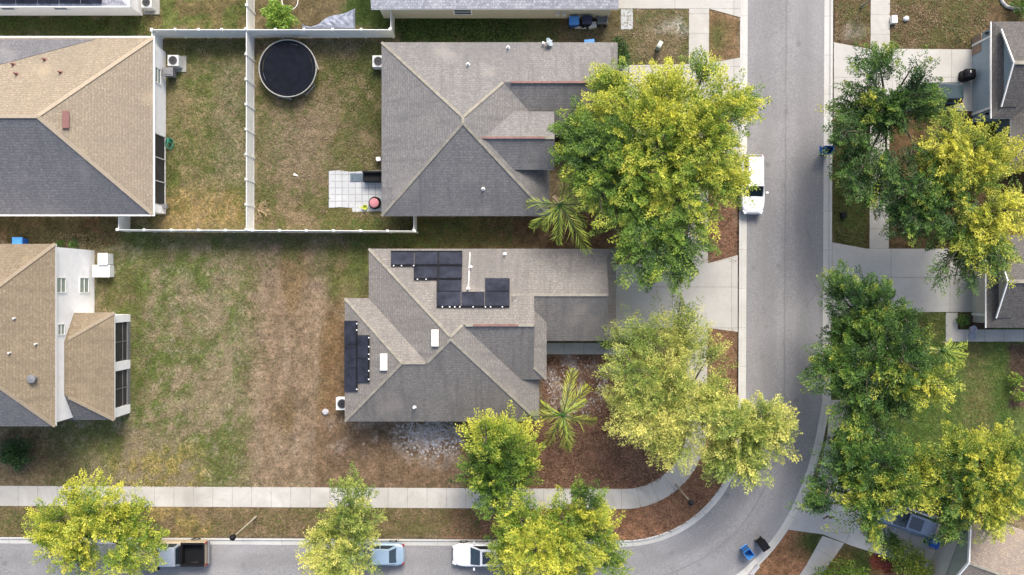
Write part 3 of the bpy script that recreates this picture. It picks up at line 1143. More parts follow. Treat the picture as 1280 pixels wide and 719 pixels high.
# --- big white house, left, tan roof with a greyer south slope and corner patch
zB = 2.6
hB = thing('house', 'white house with a large tan hip roof and a screened porch, upper left', 'house', P(60, 160))
xe, yn, ys = P(191.5, 0, zB).x, P(0, 47, zB).y, P(0, 268.5, zB).y
xwB = xe - 19.0
R = Roof()
R.block(xwB, xe, ys, yn, zB, PITCH, PITCH, PITCH, PITCH, drop=.2)
roofB = R.build(hB, M['roof_tan'], M['white'], M['stucco'], M['roof_greyer'])
R.ridge(roofB, plain('tan_ridge_cap', A(188, 173, 150), .95), .26)
m = MB()                                                        # thin darker grey sheet over the north-west of the tan slope
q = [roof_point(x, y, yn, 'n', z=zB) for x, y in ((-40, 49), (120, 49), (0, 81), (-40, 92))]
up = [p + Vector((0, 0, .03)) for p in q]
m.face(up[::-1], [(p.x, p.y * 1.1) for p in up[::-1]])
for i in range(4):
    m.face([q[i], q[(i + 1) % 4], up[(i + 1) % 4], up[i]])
m.build('dark_roof_patch', M['roof_greyer'], roofB)
m = MB()
slope_panel(m, 78, 139, 86.5, 161, xe, 'e', .05, .12, z=zB)
m.build('roof_vent', M['reddish'], roofB, bevel=.02)
for a in ((17, 81), (56, 75), (76, 91), (21, 93)):
    b = roof_point(a[0], a[1], yn, 'n', z=zB)
    m = MB()
    m.lathe(b + Vector((0, 0, -.1)), [(.06, 0), (.06, .45), (0, .45)], 8)
    m.lathe(b, [(.16, 0), (.08, .1)], 8)
    m.build('vent_pipe', M['reddish'], roofB)
wx, wyn, wys = xe - .22, yn - .3, ys + .3
yp1, yp0 = P(0, 172).y, P(0, 258).y
m = MB()
m.prism([(xwB + .3, wys), (wx - 1.6, wys), (wx - 1.6, yp1), (wx, yp1), (wx, wyn), (xwB + .3, wyn)], -.1, zB - .1)
m.box((wx - .8, (wys + yp0) / 2, (zB - .1) / 2), (1.6, abs(yp0 - wys), zB - .1))
m.build('wall', M['stucco'], hB)
m = MB()
m.box((wx - .06, (yp0 + yp1) / 2, 1.25), (.04, yp1 - yp0, 2.35))
po = m.build('porch_screen', M['screen'], hB)
m = MB()
for t in (0, 1 / 3, 2 / 3, 1):
    y = yp0 + (yp1 - yp0) * t
    m.box((wx - .03, y, 1.2), (.09, .07, 2.4))
m.box((wx - .028, (yp0 + yp1) / 2, .1), (.086, yp1 - yp0, .1))
m.build('screen_frame', M['pale'], po)
window(hB, (wx, P(0, 101).y, 1.45), 1.25, 1.0, (1, 0, 0), M['blind'])
m = MB()
for x, y in ((xe + .03, None),):
    m.beam((xe + .05, ys, zB - .04), (xe + .05, yn, zB - .04), .1, .12)
m.beam((xwB, ys - .05, zB - .04), (xe + .1, ys - .05, zB - .04), .1, .12)
m.beam((xwB, yn + .05, zB - .04), (xe + .1, yn + .05, zB - .04), .1, .12)
m.build('gutter', M['white'], hB)

# --- white two-storey house, lower left
zC = 5.5
hC = thing('house', 'white two-storey house with brown roof and a lean-to sunroom, left', 'house', P(60, 420))
xe, yn, ys = P(69, 0, zC).x, P(0, 305, zC).y, P(0, 533, zC).y
R = Roof()
R.block(xe - 18, xe, ys, yn, zC, PITCH, PITCH, PITCH, PITCH, drop=.2)
wxC = xe - .2
zp = 2.8
pxE, pyN, pyS = P(143, 0, zp).x, P(0, 391, zp).y, P(0, 525, zp).y
R.block(wxC - 2.0, pxE, pyS, pyN, zp, .62, .62, .42, None, drop=.14)
roofC = R.build(hC, M['roof_brown'], M['white'], M['stucco'], M['roof_greyer'])
R.ridge(roofC, plain('brown_ridge_cap', A(164, 150, 128), .97), .24)
wyN, wyS = yn - .2, ys + .2
wall_poly(hC, rect_poly(xe - 17.8, wxC, wyS, wyN), zC - .1, M['stucco'])
for py, z in ((356.5, 4.35),):
    window(hC, (wxC, P(0, py, 4.6).y, 4.5), 1.15, 1.2, (1, 0, 0), M['blind'])
window(hC, (wxC, P(0, 356.5, 1.4).y, 1.5), 1.2, 1.3, (1, 0, 0), M['blind'])
window(hC, (wxC, P(0, 412, 4.5).y, 4.5), .85, .9, (1, 0, 0), M['blind'])
b = roof_point(43, 473, xe, 'e', z=zC)
m = MB()
m.lathe(b + Vector((0, 0, -.1)), [(.2, 0), (.2, .4), (.3, .4), (.3, .5), (0, .55)], 10)
m.build('roof_vent', M['grey'], roofC)
for a in ((19, 398), (46, 430), (13, 441)):
    b = roof_point(a[0], a[1], xe, 'e', z=zC)
    m = MB()
    m.lathe(b + Vector((0, 0, -.1)), [(.07, 0), (.07, .35), (0, .35)], 8)
    m.build('vent_pipe', M['pale'], roofC)
# sunroom: white piers, dark screened bays, floor inside
xs0 = P(163, 0).x
m = MB()
for py0, py1 in ((393, 402), (449.5, 460.5), (505, 516)):
    y0, y1 = P(0, py1).y, P(0, py0).y
    m.box((xs0 - .15, (y0 + y1) / 2, 1.35), (.3, y1 - y0, 2.7))
    m.box((xs0 - .15, (y0 + y1) / 2, 2.6), (.34, y1 - y0 + .04, .12))
    m.build('sunroom_pier', M['stucco'], hC)
    m = MB()
m.prism(rect_poly(wxC + .005, xs0 - .3, P(0, 402).y, P(0, 393).y), -.1, 2.62)
m.build('sunroom_wall', M['stucco'], hC)
m = MB()
m.prism(rect_poly(wxC + .005, xs0 - .3, P(0, 516).y, P(0, 507).y), -.1, 2.62)
m.build('sunroom_wall', M['stucco'], hC)
m = MB()
for py0, py1 in ((402, 449.5), (460.5, 505)):
    y0, y1 = P(0, py1).y, P(0, py0).y
    m.box((xs0 - .12, (y0 + y1) / 2, 1.3), (.03, y1 - y0, 2.4))
sco = m.build('sunroom_screen', M['screen'], hC)
m = MB()
for py0, py1 in ((402, 449.5), (460.5, 505)):
    y0, y1 = P(0, py1).y, P(0, py0).y
    m.box((xs0 - .1, (y0 + y1) / 2, 1.3), (.06, .06, 2.4))
    m.box((xs0 - .1, (y0 + y1) / 2, 1.0), (.058, y1 - y0, .06))
    m.box((xs0 - .05, (y0 + y1) / 2, .2), (.1, y1 - y0, .4))
m.build('screen_frame', M['grey'], sco)

# --- house across the top-left edge
hA = thing('house', 'white house at the top left edge with dark solar panels', 'house', P(80, -60))
zA = 2.6
xeA, ysA = P(160, 0, zA).x, P(0, 7.5, zA).y
R = Roof()
R.block(xeA - 17, xeA, ysA, ysA + 13, zA, PITCH, PITCH, PITCH, PITCH, drop=.2)
rA = R.build(hA, M['roof_light'], M['white'], M['stucco'])
wall_poly(hA, rect_poly(xeA - 16.8, xeA - .15, ysA + .2, ysA + 12.8), zA - .1, M['stucco'])
for k in range(7):
    m = MB()
    slope_panel(m, -60 + k * 27, -22, -60 + k * 27 + 25.5, 4.5, ysA, 's', .06, .05, z=zA)
    m.build('solar_panel', M['solar'], rA)
for px in (11, 77):
    window(hA, (P(px, 0, 1.5).x, ysA + .2, 1.75), 1.15, .8, (0, -1, 0))
m = MB()
m.beam((xeA - 17, ysA - .05, zA - .04), (xeA + .1, ysA - .05, zA - .04), .1, .12)
m.beam((xeA + .05, ysA, zA - .04), (xeA + .05, ysA + 13, zA - .04), .1, .12)
m.build('gutter', M['white'], hA)

# --- house across the top edge, centre
hE = thing('house', 'beige-walled house at the top edge with pale speckled roof', 'house', P(620, -70))
ysE = P(0, 11.5, 2.7).y
x0, x1 = P(464, 0, 2.7).x, P(773, 0, 2.7).x
R = Roof()
R.block(x0, x1, ysE, ysE + 13, 2.7, PITCH, PITCH, None, None)
rE = R.build(hE, M['roof_light'], M['white'], M['beige'])
wall_poly(hE, rect_poly(x0 + .5, x1 - .4, ysE + .25, ysE + 12.6), 2.62, M['beige'])
window(hE, (P(580, 0).x, ysE + .25, 1.5), 1.4, 1.1, (0, -1, 0))
for px in (697, 705):
    m = MB()
    p = P(px, 15, 1.2)
    m.box((p.x, ysE + .15, 1.2), (.3, .2, .5))
    m.tube([(p.x, ysE + .2, 1.4), (p.x, ysE + .2, 2.4)], .03, 6)
    m.build('electric_meter', M['pale'], hE)

# --- houses on the far side of the street
def street_house(label, xe_, yN, yS, z, wallm, roofm, doorm, centre, garx, lamp=True, depth=13.0):
    h = thing('house', label, 'house', centre)
    ov = .25
    R = Roof()
    yc = (yN + yS) / 2
    R.block(xe_ + .7, xe_ + depth, yS, yN, z, PITCH, PITCH, None, None, cap=False)
    R.block(xe_, xe_ + 3, yS + .006, yN - .006, z - .006, PITCH, PITCH, None, PITCH, cap=False)
    # trim the skirt: the gable wall stands on it
    roof = R.build(h, roofm, M['white'], wallm)
    zr = z + (yN - yS) / 2 * PITCH
    m = MB()
    for sy in (-1, 1):
        a = Vector((xe_ + .42, yc, zr + .06))
        b = Vector((xe_ + .42, yc + sy * ((yN - yS) / 2 - .75), z + .75 * PITCH + .08))
        m.beam(a, b, .08, .14)
    m.build('barge_board', M['white'], roof)
    # upper gable brought forward over the skirt
    g = MB()
    hw = (yN - yS) / 2 - .75
    zb = z + .75 * PITCH
    for sy in (-1, 1):
        q = [(xe_ + .36, yc, zr + .05), (xe_ + .36, yc + sy * hw, zb + .05), (xe_ + 1.6, yc + sy * hw, zb + .05), (xe_ + 1.6, yc, zr + .05)]
        l = math.hypot(hw, zr - zb)
        g.face(q if sy < 0 else q[::-1], [(0, l), (0, 0), (1.24, 0), (1.24, l)] if sy < 0 else [(1.24, l), (1.24, 0), (0, 0), (0, l)])
    g.build('gable_roof', roofm, roof)
    m = MB()
    m.beam((xe_ + .5, yc, zr + .06), (xe_ + depth, yc, zr + .06), .26, .06)
    m.build('ridge_cap', M['cap'], roof)
    wx = garx
    wall_poly(h, rect_poly(wx, wx + depth - 1, yS + .3, yN - .3), z - .08, wallm)
    m = MB()
    m.box((wx - .02, yc, 1.1), (.08, (yN - yS) - 2.0, 2.2))
    m.build('garage_door', doorm, h)
    m = MB()
    for sy in (-1, 1):
        m.box((wx - .05, yc + sy * ((yN - yS) / 2 - .92), 1.15), (.1, .16, 2.3))
    m.box((wx - .052, yc, 2.34), (.104, (yN - yS) - 1.68, .16))
    m.build('door_frame', M['white'], h)
    if lamp:
        for sy in (-1, 1):
            m = MB()
            p = Vector((wx - .1, yc + sy * ((yN - yS) / 2 - .55), 1.9))
            m.box(p, (.16, .14, .3), taper=.6)
            m.build('wall_lamp', M['black'], h)
    m = MB()
    m.beam((xe_ - .03, yS, z - .06), (xe_ - .03, yN, z - .06), .06, .1)
    m.build('gutter', M['white'], h)
    return h, roof


yN, yS = P(0, 27, 2.85).y, P(0, 148, 2.85).y
hG, rG = street_house('pale blue house with dark grey roof on the upper right edge', P(1239.5, 0, 2.85).x, yN, yS, 2.85, M['bluewall'], M['roof_charcoal'], M['garage'], P(1290, 100), P(1216, 0).x)
R = Roof()
y1, y0 = yS + .6, P(0, 211, 2.8).y
R.block(P(1264, 0, 2.8).x, P(1264, 0, 2.8).x + 10, y0, y1 + 3.0, 2.8, PITCH, PITCH, None, PITCH, cap=False)
R.build(hG, M['roof_charcoal'], M['white'], M['bluewall']).name = 'porch_roof'
wall_poly(hG, rect_poly(P(1245, 0).x, P(1245, 0).x + 6, y0 + .3, yS + .25), 2.7, M['bluewall'])
m = MB()
m.box((P(1216, 0).x - .04, P(0, 52, 1).y - .1, .6), (.1, 1.4, 1.2))
m.build('brick_plinth', M['wood'], hG)
yN, yS = P(0, 294, 2.85).y, P(0, 410, 2.85).y
street_house('cream house with grey roof on the right edge, behind the middle driveway', P(1233, 0, 2.85).x, yN, yS, 2.85, M['creamwall'], M['roof_charcoal'], M['garage_cream'], P(1290, 350), P(1216, 0).x)

# rotated house in the lower right corner
ridge_h = 4.5
pv = P(1212, 704, ridge_h)
hI = thing('house', 'grey-green house with tan roof turned at an angle, lower right corner', 'house', (pv.x + 3, pv.y - 2, 0))
R = Roof(math.radians(-20), (pv.x, pv.y))
R.block(pv.x, pv.x + 14, pv.y - 3.4, pv.y + 3.4, 2.8, PITCH, PITCH, None, None)
rI = R.build(hI, shingle('tan_grey_shingle', A(180, 164, 146), A(138, 130, 130), .3, .3), M['white'], M['greenwall'])
R.ridge(rI, M['cap'])
Rm = R.R
m = MB()
m.prism([tuple((Rm @ Vector(q + (0,)))[:2]) for q in rect_poly(pv.x + .25, pv.x + 13.6, pv.y - 3.1, pv.y + 3.1)], -.1, 2.7)
m.build('wall', M['greenwall'], hI)
m = MB()
m.prism([tuple((Rm @ Vector(q + (0,)))[:2]) for q in rect_poly(pv.x + .17, pv.x + .24, pv.y - 2.4, pv.y + 2.4)], 0, 2.2)
m.build('garage_door', M['garage_cream'], hI)
m = MB()
for sy in (-1, 1):
    a = Rm @ Vector((pv.x - .06, pv.y, ridge_h - .04))
    b = Rm @ Vector((pv.x - .06, pv.y + sy * 3.45, 2.76))
    m.beam(a, b, .1, .2)
m.build('barge_board', M['white'], rI)


# ------------------------------------------------------------------ fences
def fence(label, pts, h=1.83, gate=None):
    """vinyl privacy fence along ground pixels"""
    P0 = [P(*p) for p in pts]
    f = thing('fence', label, 'fence', P0[0], 'white vinyl fences between the gardens')
    for a, b in zip(P0, P0[1:]):
        L = (b - a).length
        n = max(1, round(L / 2.0))
        d = (b - a) / n
        dn = d.normalized()
        sd = Vector((-dn.y, dn.x, 0))
        for k in range(n):
            s, e = a + d * k, a + d * (k + 1)
            m = MB()
            m.beam(s + dn * .07 + Vector((0, 0, h / 2)), e - dn * .07 + Vector((0, 0, h / 2)), .03, h - .3)
            for z in (.14, h - .08):
                m.beam(s + dn * .065 + Vector((0, 0, z)), e - dn * .065 + Vector((0, 0, z)), .05, .15)
            nb = 11
            for q in range(1, nb):
                c = s.lerp(e, q / nb)
                m.beam(c + Vector((0, 0, .22)), c + Vector((0, 0, h - .16)), .04, .012, up=dn)
            m.build('panel', M['vinyl'], f)
        for k in range(n + 1):
            if k == n and b is not P0[-1]:
                continue
            c = a + d * k
            m = MB()
            m.box(c + Vector((0, 0, (h + .06) / 2)), (.13, .13, h + .06), math.atan2(dn.y, dn.x))
            po = m.build('post', M['vinyl'], f)
            m = MB()
            m.box(c + Vector((0, 0, h + .08)), (.18, .18, .04), math.atan2(dn.y, dn.x))
            z = h + .1
            q = [c + Vector((x * .07, y * .07, z)) for x, y in ((-1, -1), (1, -1), (1, 1), (-1, 1))]
            t = c + Vector((0, 0, h + .17))
            for i in range(4):
                m.face([q[i], q[(i + 1) % 4], t])
            m.build('post_cap', M['vinyl'], po)
    return f


g_ = lambda x, y, h=1.83: ((x - 640) * (HC - h) / HC + 640, (y - 359.5) * (HC - h) / HC + 359.5)
fence('white fence running north to south along the left side of the trampoline garden', [(318, 46.5), (318, 289)])
fence('white fence along the top of the narrow garden beside the white house', [(204, 47), (317, 47)])
fence('white fence behind the trampoline, below the crumpled tarpaulin', [(319, 47), (492, 47)])
fence('white fence dividing the two gardens at the top edge', [(318.5, -40), (318.5, 46)])
fence('long white fence along the lower edge of both fenced gardens', [(162, 289.5), (522, 291)])
fence('short white fence return closing the garden against the centre house', [(521, 290), (521, 268)])
fence('short white fence return below the porch of the white house', [(163, 289), (163, 262)])
fence('short white fence stub at the corner by the air conditioner', [(203.5, 48), (203.5, 64)])
fence('short white fence panel joining the two houses at the top', [(493, 46), (493, 16)])


# ------------------------------------------------------------------ trees
def leaf_mesh(name, pos, axis, nrm, length, width, tint, mat, parent, o0):
    n = len(pos)
    axis = axis / np.linalg.norm(axis, axis=1, keepdims=True)
    side = np.cross(axis, nrm)
    side /= np.maximum(np.linalg.norm(side, axis=1, keepdims=True), 1e-6)
    up = np.cross(side, axis)
    L, Wd = length[:, None], width[:, None]
    v = np.empty((n, 4, 3))
    v[:, 0] = pos
    v[:, 1] = pos + axis * L * .5 + side * Wd * .5 + up * L * .06
    v[:, 2] = pos + axis * L - up * L * .10
    v[:, 3] = pos + axis * L * .5 - side * Wd * .5 + up * L * .06
    v -= np.array(o0)
    me = bpy.data.meshes.new(name)
    me.vertices.add(n * 4)
    me.vertices.foreach_set('co', v.ravel())
    me.loops.add(n * 4)
    me.loops.foreach_set('vertex_index', np.arange(n * 4))
    me.polygons.add(n)
    me.polygons.foreach_set('loop_start', np.arange(0, n * 4, 4))
    me.polygons.foreach_set('loop_total', np.full(n, 4))
    me.update(calc_edges=True)
    at = me.attributes.new('tint', 'FLOAT', 'POINT')
    at.data.foreach_set('value', np.repeat(np.clip(tint, 0, 1), 4))
    me.materials.append(mat)
    return link(bpy.data.objects.new(name, me), parent)


def make_tree(label, base_px, lobes, hc, mat, seed, dens=3.2, leaf=.135, group='street trees', name='tree', k=150, spray=1.7, trunk_r=.2, wide=.42, gap=.365):
    rng = np.random.default_rng(seed)
    base = P(*base_px)
    t = thing(name, label, 'tree', base, group)
    pos_all, ax_all, n_all, l_all, w_all, t_all = [], [], [], [], [], []
    tips = []
    b0 = np.array(base)
    cen = []
    for px, py, rp, tint in lobes:
        rp = rp * 1.02 + 1
        h = hc + rng.normal(0, .6)
        c = np.array(P(px, py, h))
        cen.append(c)
        rm = rp * (HC - h) / FP
        ns = int(dens * rm * rm * 4.2) + 6
        d = rng.normal(size=(ns * 2, 3))
        d /= np.linalg.norm(d, axis=1, keepdims=True)
        d = d[d[:, 2] > -.55][:ns]
        ns = len(d)
        lump = .78 + .3 * np.sin(d[:, 0] * 4.3 + seed + px) * np.sin(d[:, 1] * 5.1 + py) + .22 * rng.random(ns)
        rad = rng.random(ns) ** .4 * lump
        p = c + d * np.array([rm, rm, rm * .72]) * rad[:, None] * .97
        # gaps where light falls through the crown
        gp = fbm(p[:, 0] + p[:, 2] * .4, p[:, 1] - p[:, 2] * .3, 1.7, seed + 5, 2)
        keep = gp > gap
        p, d, gp = p[keep], d[keep], gp[keep]
        ns = len(p)
        out = p - (b0 + np.array([0, 0, hc * .55]))
        out /= np.linalg.norm(out, axis=1, keepdims=True)
        a = out * np.array([1, 1, .6]) + rng.normal(size=(ns, 3)) * .38 + d * .6
        a /= np.linalg.norm(a, axis=1, keepdims=True)
        sl = spray * (.5 + .65 * rng.random(ns))
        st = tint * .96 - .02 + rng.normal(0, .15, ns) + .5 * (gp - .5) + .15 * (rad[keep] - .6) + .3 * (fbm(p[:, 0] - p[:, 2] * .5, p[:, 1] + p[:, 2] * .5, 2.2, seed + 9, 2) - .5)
        tips += [(p[i], a[i]) for i in range(0, ns, 7)]
        s = np.linspace(-.55, .6, k)[None, :] + rng.normal(0, .04, (ns, k))
        sa = np.cross(a, np.array([0, 0, 1.0]))
        sa /= np.maximum(np.linalg.norm(sa, axis=1, keepdims=True), 1e-5)
        sgn = np.where(rng.random((ns, k)) < .5, -1, 1)
        # side twigs: leaves gather on a few forking twigs and thin out to the tip
        tw = np.floor((s + .6) * 7) / 7 - .5
        reach = rng.random((ns, k)) ** .75
        wid = .34 * np.clip(.75 - s, .08, 1) * np.clip((s + .75) * 2.2, .3, 1)
        fork = sgn * reach * wid
        s2 = s * .45 + (tw + reach * .16) * .55
        q = p[:, None, :] + a[:, None, :] * (s2 * sl[:, None])[..., None] + sa[:, None, :] * (fork * sl[:, None])[..., None]
        q[..., 2] -= (s2 ** 2) * .22 * sl[:, None] + np.abs(fork) * .25 * sl[:, None]
        q += rng.normal(0, .04, q.shape)
        la = a[:, None, :] * .9 + sa[:, None, :] * (sgn * .6)[..., None] + rng.normal(0, .38, q.shape)
        ln = np.array([0, 0, 1.0]) + rng.normal(0, .45, q.shape)
        lt = st[:, None] + rng.normal(0, .055, (ns, k)) + .34 * (s - .1)  # tips yellower as young growth; also puts plume highlights into the tint
        lw = leaf * (.7 + .6 * rng.random((ns, k)))
        pos_all.append(q.reshape(-1, 3)); ax_all.append(la.reshape(-1, 3)); n_all.append(ln.reshape(-1, 3))
        l_all.append(lw.ravel()); t_all.append(lt.ravel())
    pos = np.concatenate(pos_all); L = np.concatenate(l_all)
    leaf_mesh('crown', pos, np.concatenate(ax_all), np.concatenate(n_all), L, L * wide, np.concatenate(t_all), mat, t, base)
    # trunk, limbs to every lobe, and twigs
    m = MB()
    fork = base + Vector((rng.normal(0, .1), rng.normal(0, .1), hc * .42))
    m.tube([base + Vector((0, 0, -.1)), base + Vector((.02, .03, .5)), base.lerp(fork, .6) + Vector((.06, -.04, 0)), fork], [trunk_r * 1.35, trunk_r, trunk_r * .85, trunk_r * .75], 8)
    for c in cen:
        c = Vector(c)
        c.z -= .3
        mid = fork.lerp(c, .5) + Vector((rng.normal(0, .25), rng.normal(0, .25), .35))
        m.tube([fork, mid, c, c + (c - mid) * .35], [trunk_r * .5, trunk_r * .34, trunk_r * .2, .02], 6)
    for i, (p, a) in enumerate(tips):
        p = Vector(p)
        c = min((Vector(q) for q in cen), key=lambda q: (q - p).length)
        if (p - c).length > .5:
            mid = c.lerp(p, .55) + Vector((rng.normal(0, .12), rng.normal(0, .12), .1))
            m.tube([c.lerp(p, .05), mid, p + Vector(a) * .4], [.045, .03, .008], 4, cap=False)
    m.build('trunk', M['bark'], t, smooth=True, weld=False)
    return t


T = make_tree
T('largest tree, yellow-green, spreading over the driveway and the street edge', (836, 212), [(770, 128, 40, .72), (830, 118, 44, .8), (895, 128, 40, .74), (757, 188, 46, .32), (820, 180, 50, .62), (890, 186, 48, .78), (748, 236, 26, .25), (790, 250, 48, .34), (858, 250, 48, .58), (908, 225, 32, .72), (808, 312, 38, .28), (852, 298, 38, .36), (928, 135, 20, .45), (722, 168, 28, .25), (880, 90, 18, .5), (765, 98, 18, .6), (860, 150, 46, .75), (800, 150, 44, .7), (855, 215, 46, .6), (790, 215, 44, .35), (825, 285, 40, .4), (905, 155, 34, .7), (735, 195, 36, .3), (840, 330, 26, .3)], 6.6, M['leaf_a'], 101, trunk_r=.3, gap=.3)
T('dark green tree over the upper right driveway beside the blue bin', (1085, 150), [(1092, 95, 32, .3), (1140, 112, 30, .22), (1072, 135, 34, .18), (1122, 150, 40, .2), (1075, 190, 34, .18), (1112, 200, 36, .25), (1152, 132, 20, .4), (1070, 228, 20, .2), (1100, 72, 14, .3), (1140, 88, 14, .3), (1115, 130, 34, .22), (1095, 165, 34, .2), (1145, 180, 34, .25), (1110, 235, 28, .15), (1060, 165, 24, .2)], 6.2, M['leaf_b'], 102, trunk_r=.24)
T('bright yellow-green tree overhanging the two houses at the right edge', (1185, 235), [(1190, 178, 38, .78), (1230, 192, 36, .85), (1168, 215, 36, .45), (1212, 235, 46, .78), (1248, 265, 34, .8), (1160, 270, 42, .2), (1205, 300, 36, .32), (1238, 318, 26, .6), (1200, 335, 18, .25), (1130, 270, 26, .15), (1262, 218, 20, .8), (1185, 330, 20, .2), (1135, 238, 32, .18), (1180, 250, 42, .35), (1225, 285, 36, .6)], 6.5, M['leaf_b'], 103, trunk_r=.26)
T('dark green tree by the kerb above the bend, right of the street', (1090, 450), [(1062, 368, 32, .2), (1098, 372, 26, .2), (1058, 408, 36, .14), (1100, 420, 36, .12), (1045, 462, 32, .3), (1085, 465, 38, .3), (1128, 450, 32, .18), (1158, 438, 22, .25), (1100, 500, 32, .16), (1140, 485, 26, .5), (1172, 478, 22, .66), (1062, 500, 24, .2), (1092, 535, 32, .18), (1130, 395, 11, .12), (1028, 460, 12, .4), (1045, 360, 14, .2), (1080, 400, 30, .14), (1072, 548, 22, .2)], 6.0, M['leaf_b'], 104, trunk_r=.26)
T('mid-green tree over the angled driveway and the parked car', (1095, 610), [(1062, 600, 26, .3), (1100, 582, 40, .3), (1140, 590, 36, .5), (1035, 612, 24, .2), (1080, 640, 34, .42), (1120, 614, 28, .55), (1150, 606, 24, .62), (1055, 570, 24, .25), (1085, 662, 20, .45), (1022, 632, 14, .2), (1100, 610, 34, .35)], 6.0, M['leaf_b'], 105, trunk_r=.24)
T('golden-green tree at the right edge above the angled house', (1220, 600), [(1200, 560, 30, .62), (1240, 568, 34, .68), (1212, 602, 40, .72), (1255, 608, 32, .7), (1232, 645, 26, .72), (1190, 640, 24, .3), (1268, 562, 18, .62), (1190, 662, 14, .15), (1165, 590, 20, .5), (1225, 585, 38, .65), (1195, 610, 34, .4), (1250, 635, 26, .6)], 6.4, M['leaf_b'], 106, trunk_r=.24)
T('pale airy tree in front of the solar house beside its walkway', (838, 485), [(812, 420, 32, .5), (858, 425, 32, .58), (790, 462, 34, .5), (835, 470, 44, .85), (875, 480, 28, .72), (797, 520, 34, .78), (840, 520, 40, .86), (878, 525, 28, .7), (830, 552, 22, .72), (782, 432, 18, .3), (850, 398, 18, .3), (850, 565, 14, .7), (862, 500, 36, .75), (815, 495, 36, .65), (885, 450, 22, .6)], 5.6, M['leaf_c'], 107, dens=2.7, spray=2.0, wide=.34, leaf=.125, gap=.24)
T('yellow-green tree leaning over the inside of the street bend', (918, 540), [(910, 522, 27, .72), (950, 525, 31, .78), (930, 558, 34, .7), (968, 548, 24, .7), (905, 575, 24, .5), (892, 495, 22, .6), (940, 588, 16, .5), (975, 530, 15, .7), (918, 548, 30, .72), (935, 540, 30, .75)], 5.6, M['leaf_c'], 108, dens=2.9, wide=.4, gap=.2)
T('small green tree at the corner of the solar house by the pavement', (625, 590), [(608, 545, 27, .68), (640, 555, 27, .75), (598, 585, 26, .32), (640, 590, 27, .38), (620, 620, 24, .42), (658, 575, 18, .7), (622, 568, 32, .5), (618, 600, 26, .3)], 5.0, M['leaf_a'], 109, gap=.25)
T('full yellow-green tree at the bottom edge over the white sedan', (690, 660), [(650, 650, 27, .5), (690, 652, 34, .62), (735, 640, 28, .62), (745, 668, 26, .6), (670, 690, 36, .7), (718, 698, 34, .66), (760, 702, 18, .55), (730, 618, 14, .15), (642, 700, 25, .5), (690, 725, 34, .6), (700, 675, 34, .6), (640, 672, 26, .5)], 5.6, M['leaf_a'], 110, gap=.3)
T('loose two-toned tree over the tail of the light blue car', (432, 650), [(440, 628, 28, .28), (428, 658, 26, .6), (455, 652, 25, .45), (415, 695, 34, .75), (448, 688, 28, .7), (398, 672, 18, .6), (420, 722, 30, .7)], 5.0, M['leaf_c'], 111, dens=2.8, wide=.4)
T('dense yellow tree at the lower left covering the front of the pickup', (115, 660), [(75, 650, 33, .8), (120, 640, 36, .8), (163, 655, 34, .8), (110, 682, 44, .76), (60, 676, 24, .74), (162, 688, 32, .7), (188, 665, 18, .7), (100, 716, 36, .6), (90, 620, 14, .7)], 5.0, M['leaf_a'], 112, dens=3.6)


def bush(label, px, py, r_px, mat, tint, seed, group=None, h=.9, dens=9, leaf=.16, name='shrub', cat='shrub', extra=()):
    rng = np.random.default_rng(seed)
    b = P(px, py)
    t = thing(name, label, cat, b, group)
    ps, ts = [], []
    for (x, y, rp) in [(px, py, r_px)] + list(extra):
        c = np.array(P(x, y, h * .6))
        rm = rp / 16
        n = int(dens * 60 * rm * rm) + 80
        d = rng.normal(size=(n, 3))
        d /= np.linalg.norm(d, axis=1, keepdims=True)
        d[:, 2] = np.abs(d[:, 2]) * 1.2 - .3
        lump = .8 + .25 * np.sin(d[:, 0] * 5 + seed) * np.sin(d[:, 1] * 6 + seed)
        p = c + d * np.array([rm, rm, h * .7]) * (rng.random(n) ** .4 * lump)[:, None]
        p[:, 2] = np.maximum(p[:, 2], .03)
        ps.append(np.hstack([p, d]))
        ts.append(tint + rng.normal(0, .13, n))
    pd = np.concatenate(ps)
    n = len(pd)
    L = leaf * (.7 + .6 * rng.random(n))
    leaf_mesh('foliage', pd[:, :3], pd[:, 3:] + rng.normal(0, .6, (n, 3)), np.array([0, 0, 1.0]) + rng.normal(0, .5, (n, 3)), L, L * .5, np.concatenate(ts), mat, t, b)
    m = MB()
    for k in range(7):
        a = rng.random() * 6.28
        e = b + Vector((math.cos(a) * r_px / 16 * .7, math.sin(a) * r_px / 16 * .7, h * .8))
        m.tube([b + Vector((0, 0, -.05)), b.lerp(e, .5) + Vector((0, 0, .1)), e], [.03, .02, .006], 5)
    m.build('stem', M['bark'], t)
    return t


bush('round bright green bush against the top fence by the white ring', 349, 21, 23, M['palm'], .62, 201, h=1.7, dens=34)
bush('dark round shrub at the left edge above the pavement', 20, 566, 22, M['leaf_b'], .02, 202, h=1.5, dens=20)
bush('dark green shrub tucked beside the garage end behind the big tree', 776, 66, 13, M['leaf_b'], .1, 203, h=1.6, extra=((778, 76, 12), (774, 55, 10)))
bush('dark round shrub on the concrete by the bend kerb', 1054, 556, 21, M['leaf_b'], .08, 204, h=1.3, dens=20)
bush('leafy low shrub at the bottom edge right of the pavement strip', 1052, 716, 22, M['leaf_a'], .35, 205, h=1.1, extra=((1030, 722, 16), (1075, 722, 16)))
bush('yellow-tipped shrub in the red mulch bed beside the angled driveway', 1136, 700, 24, M['leaf_b'], .55, 206, h=1.4, extra=((1118, 688, 18), (1150, 712, 20)))
bush('dark shrub beside the angled driveway under the parked car tree', 1112, 676, 16, M['leaf_b'], .2, 207, h=1.3)
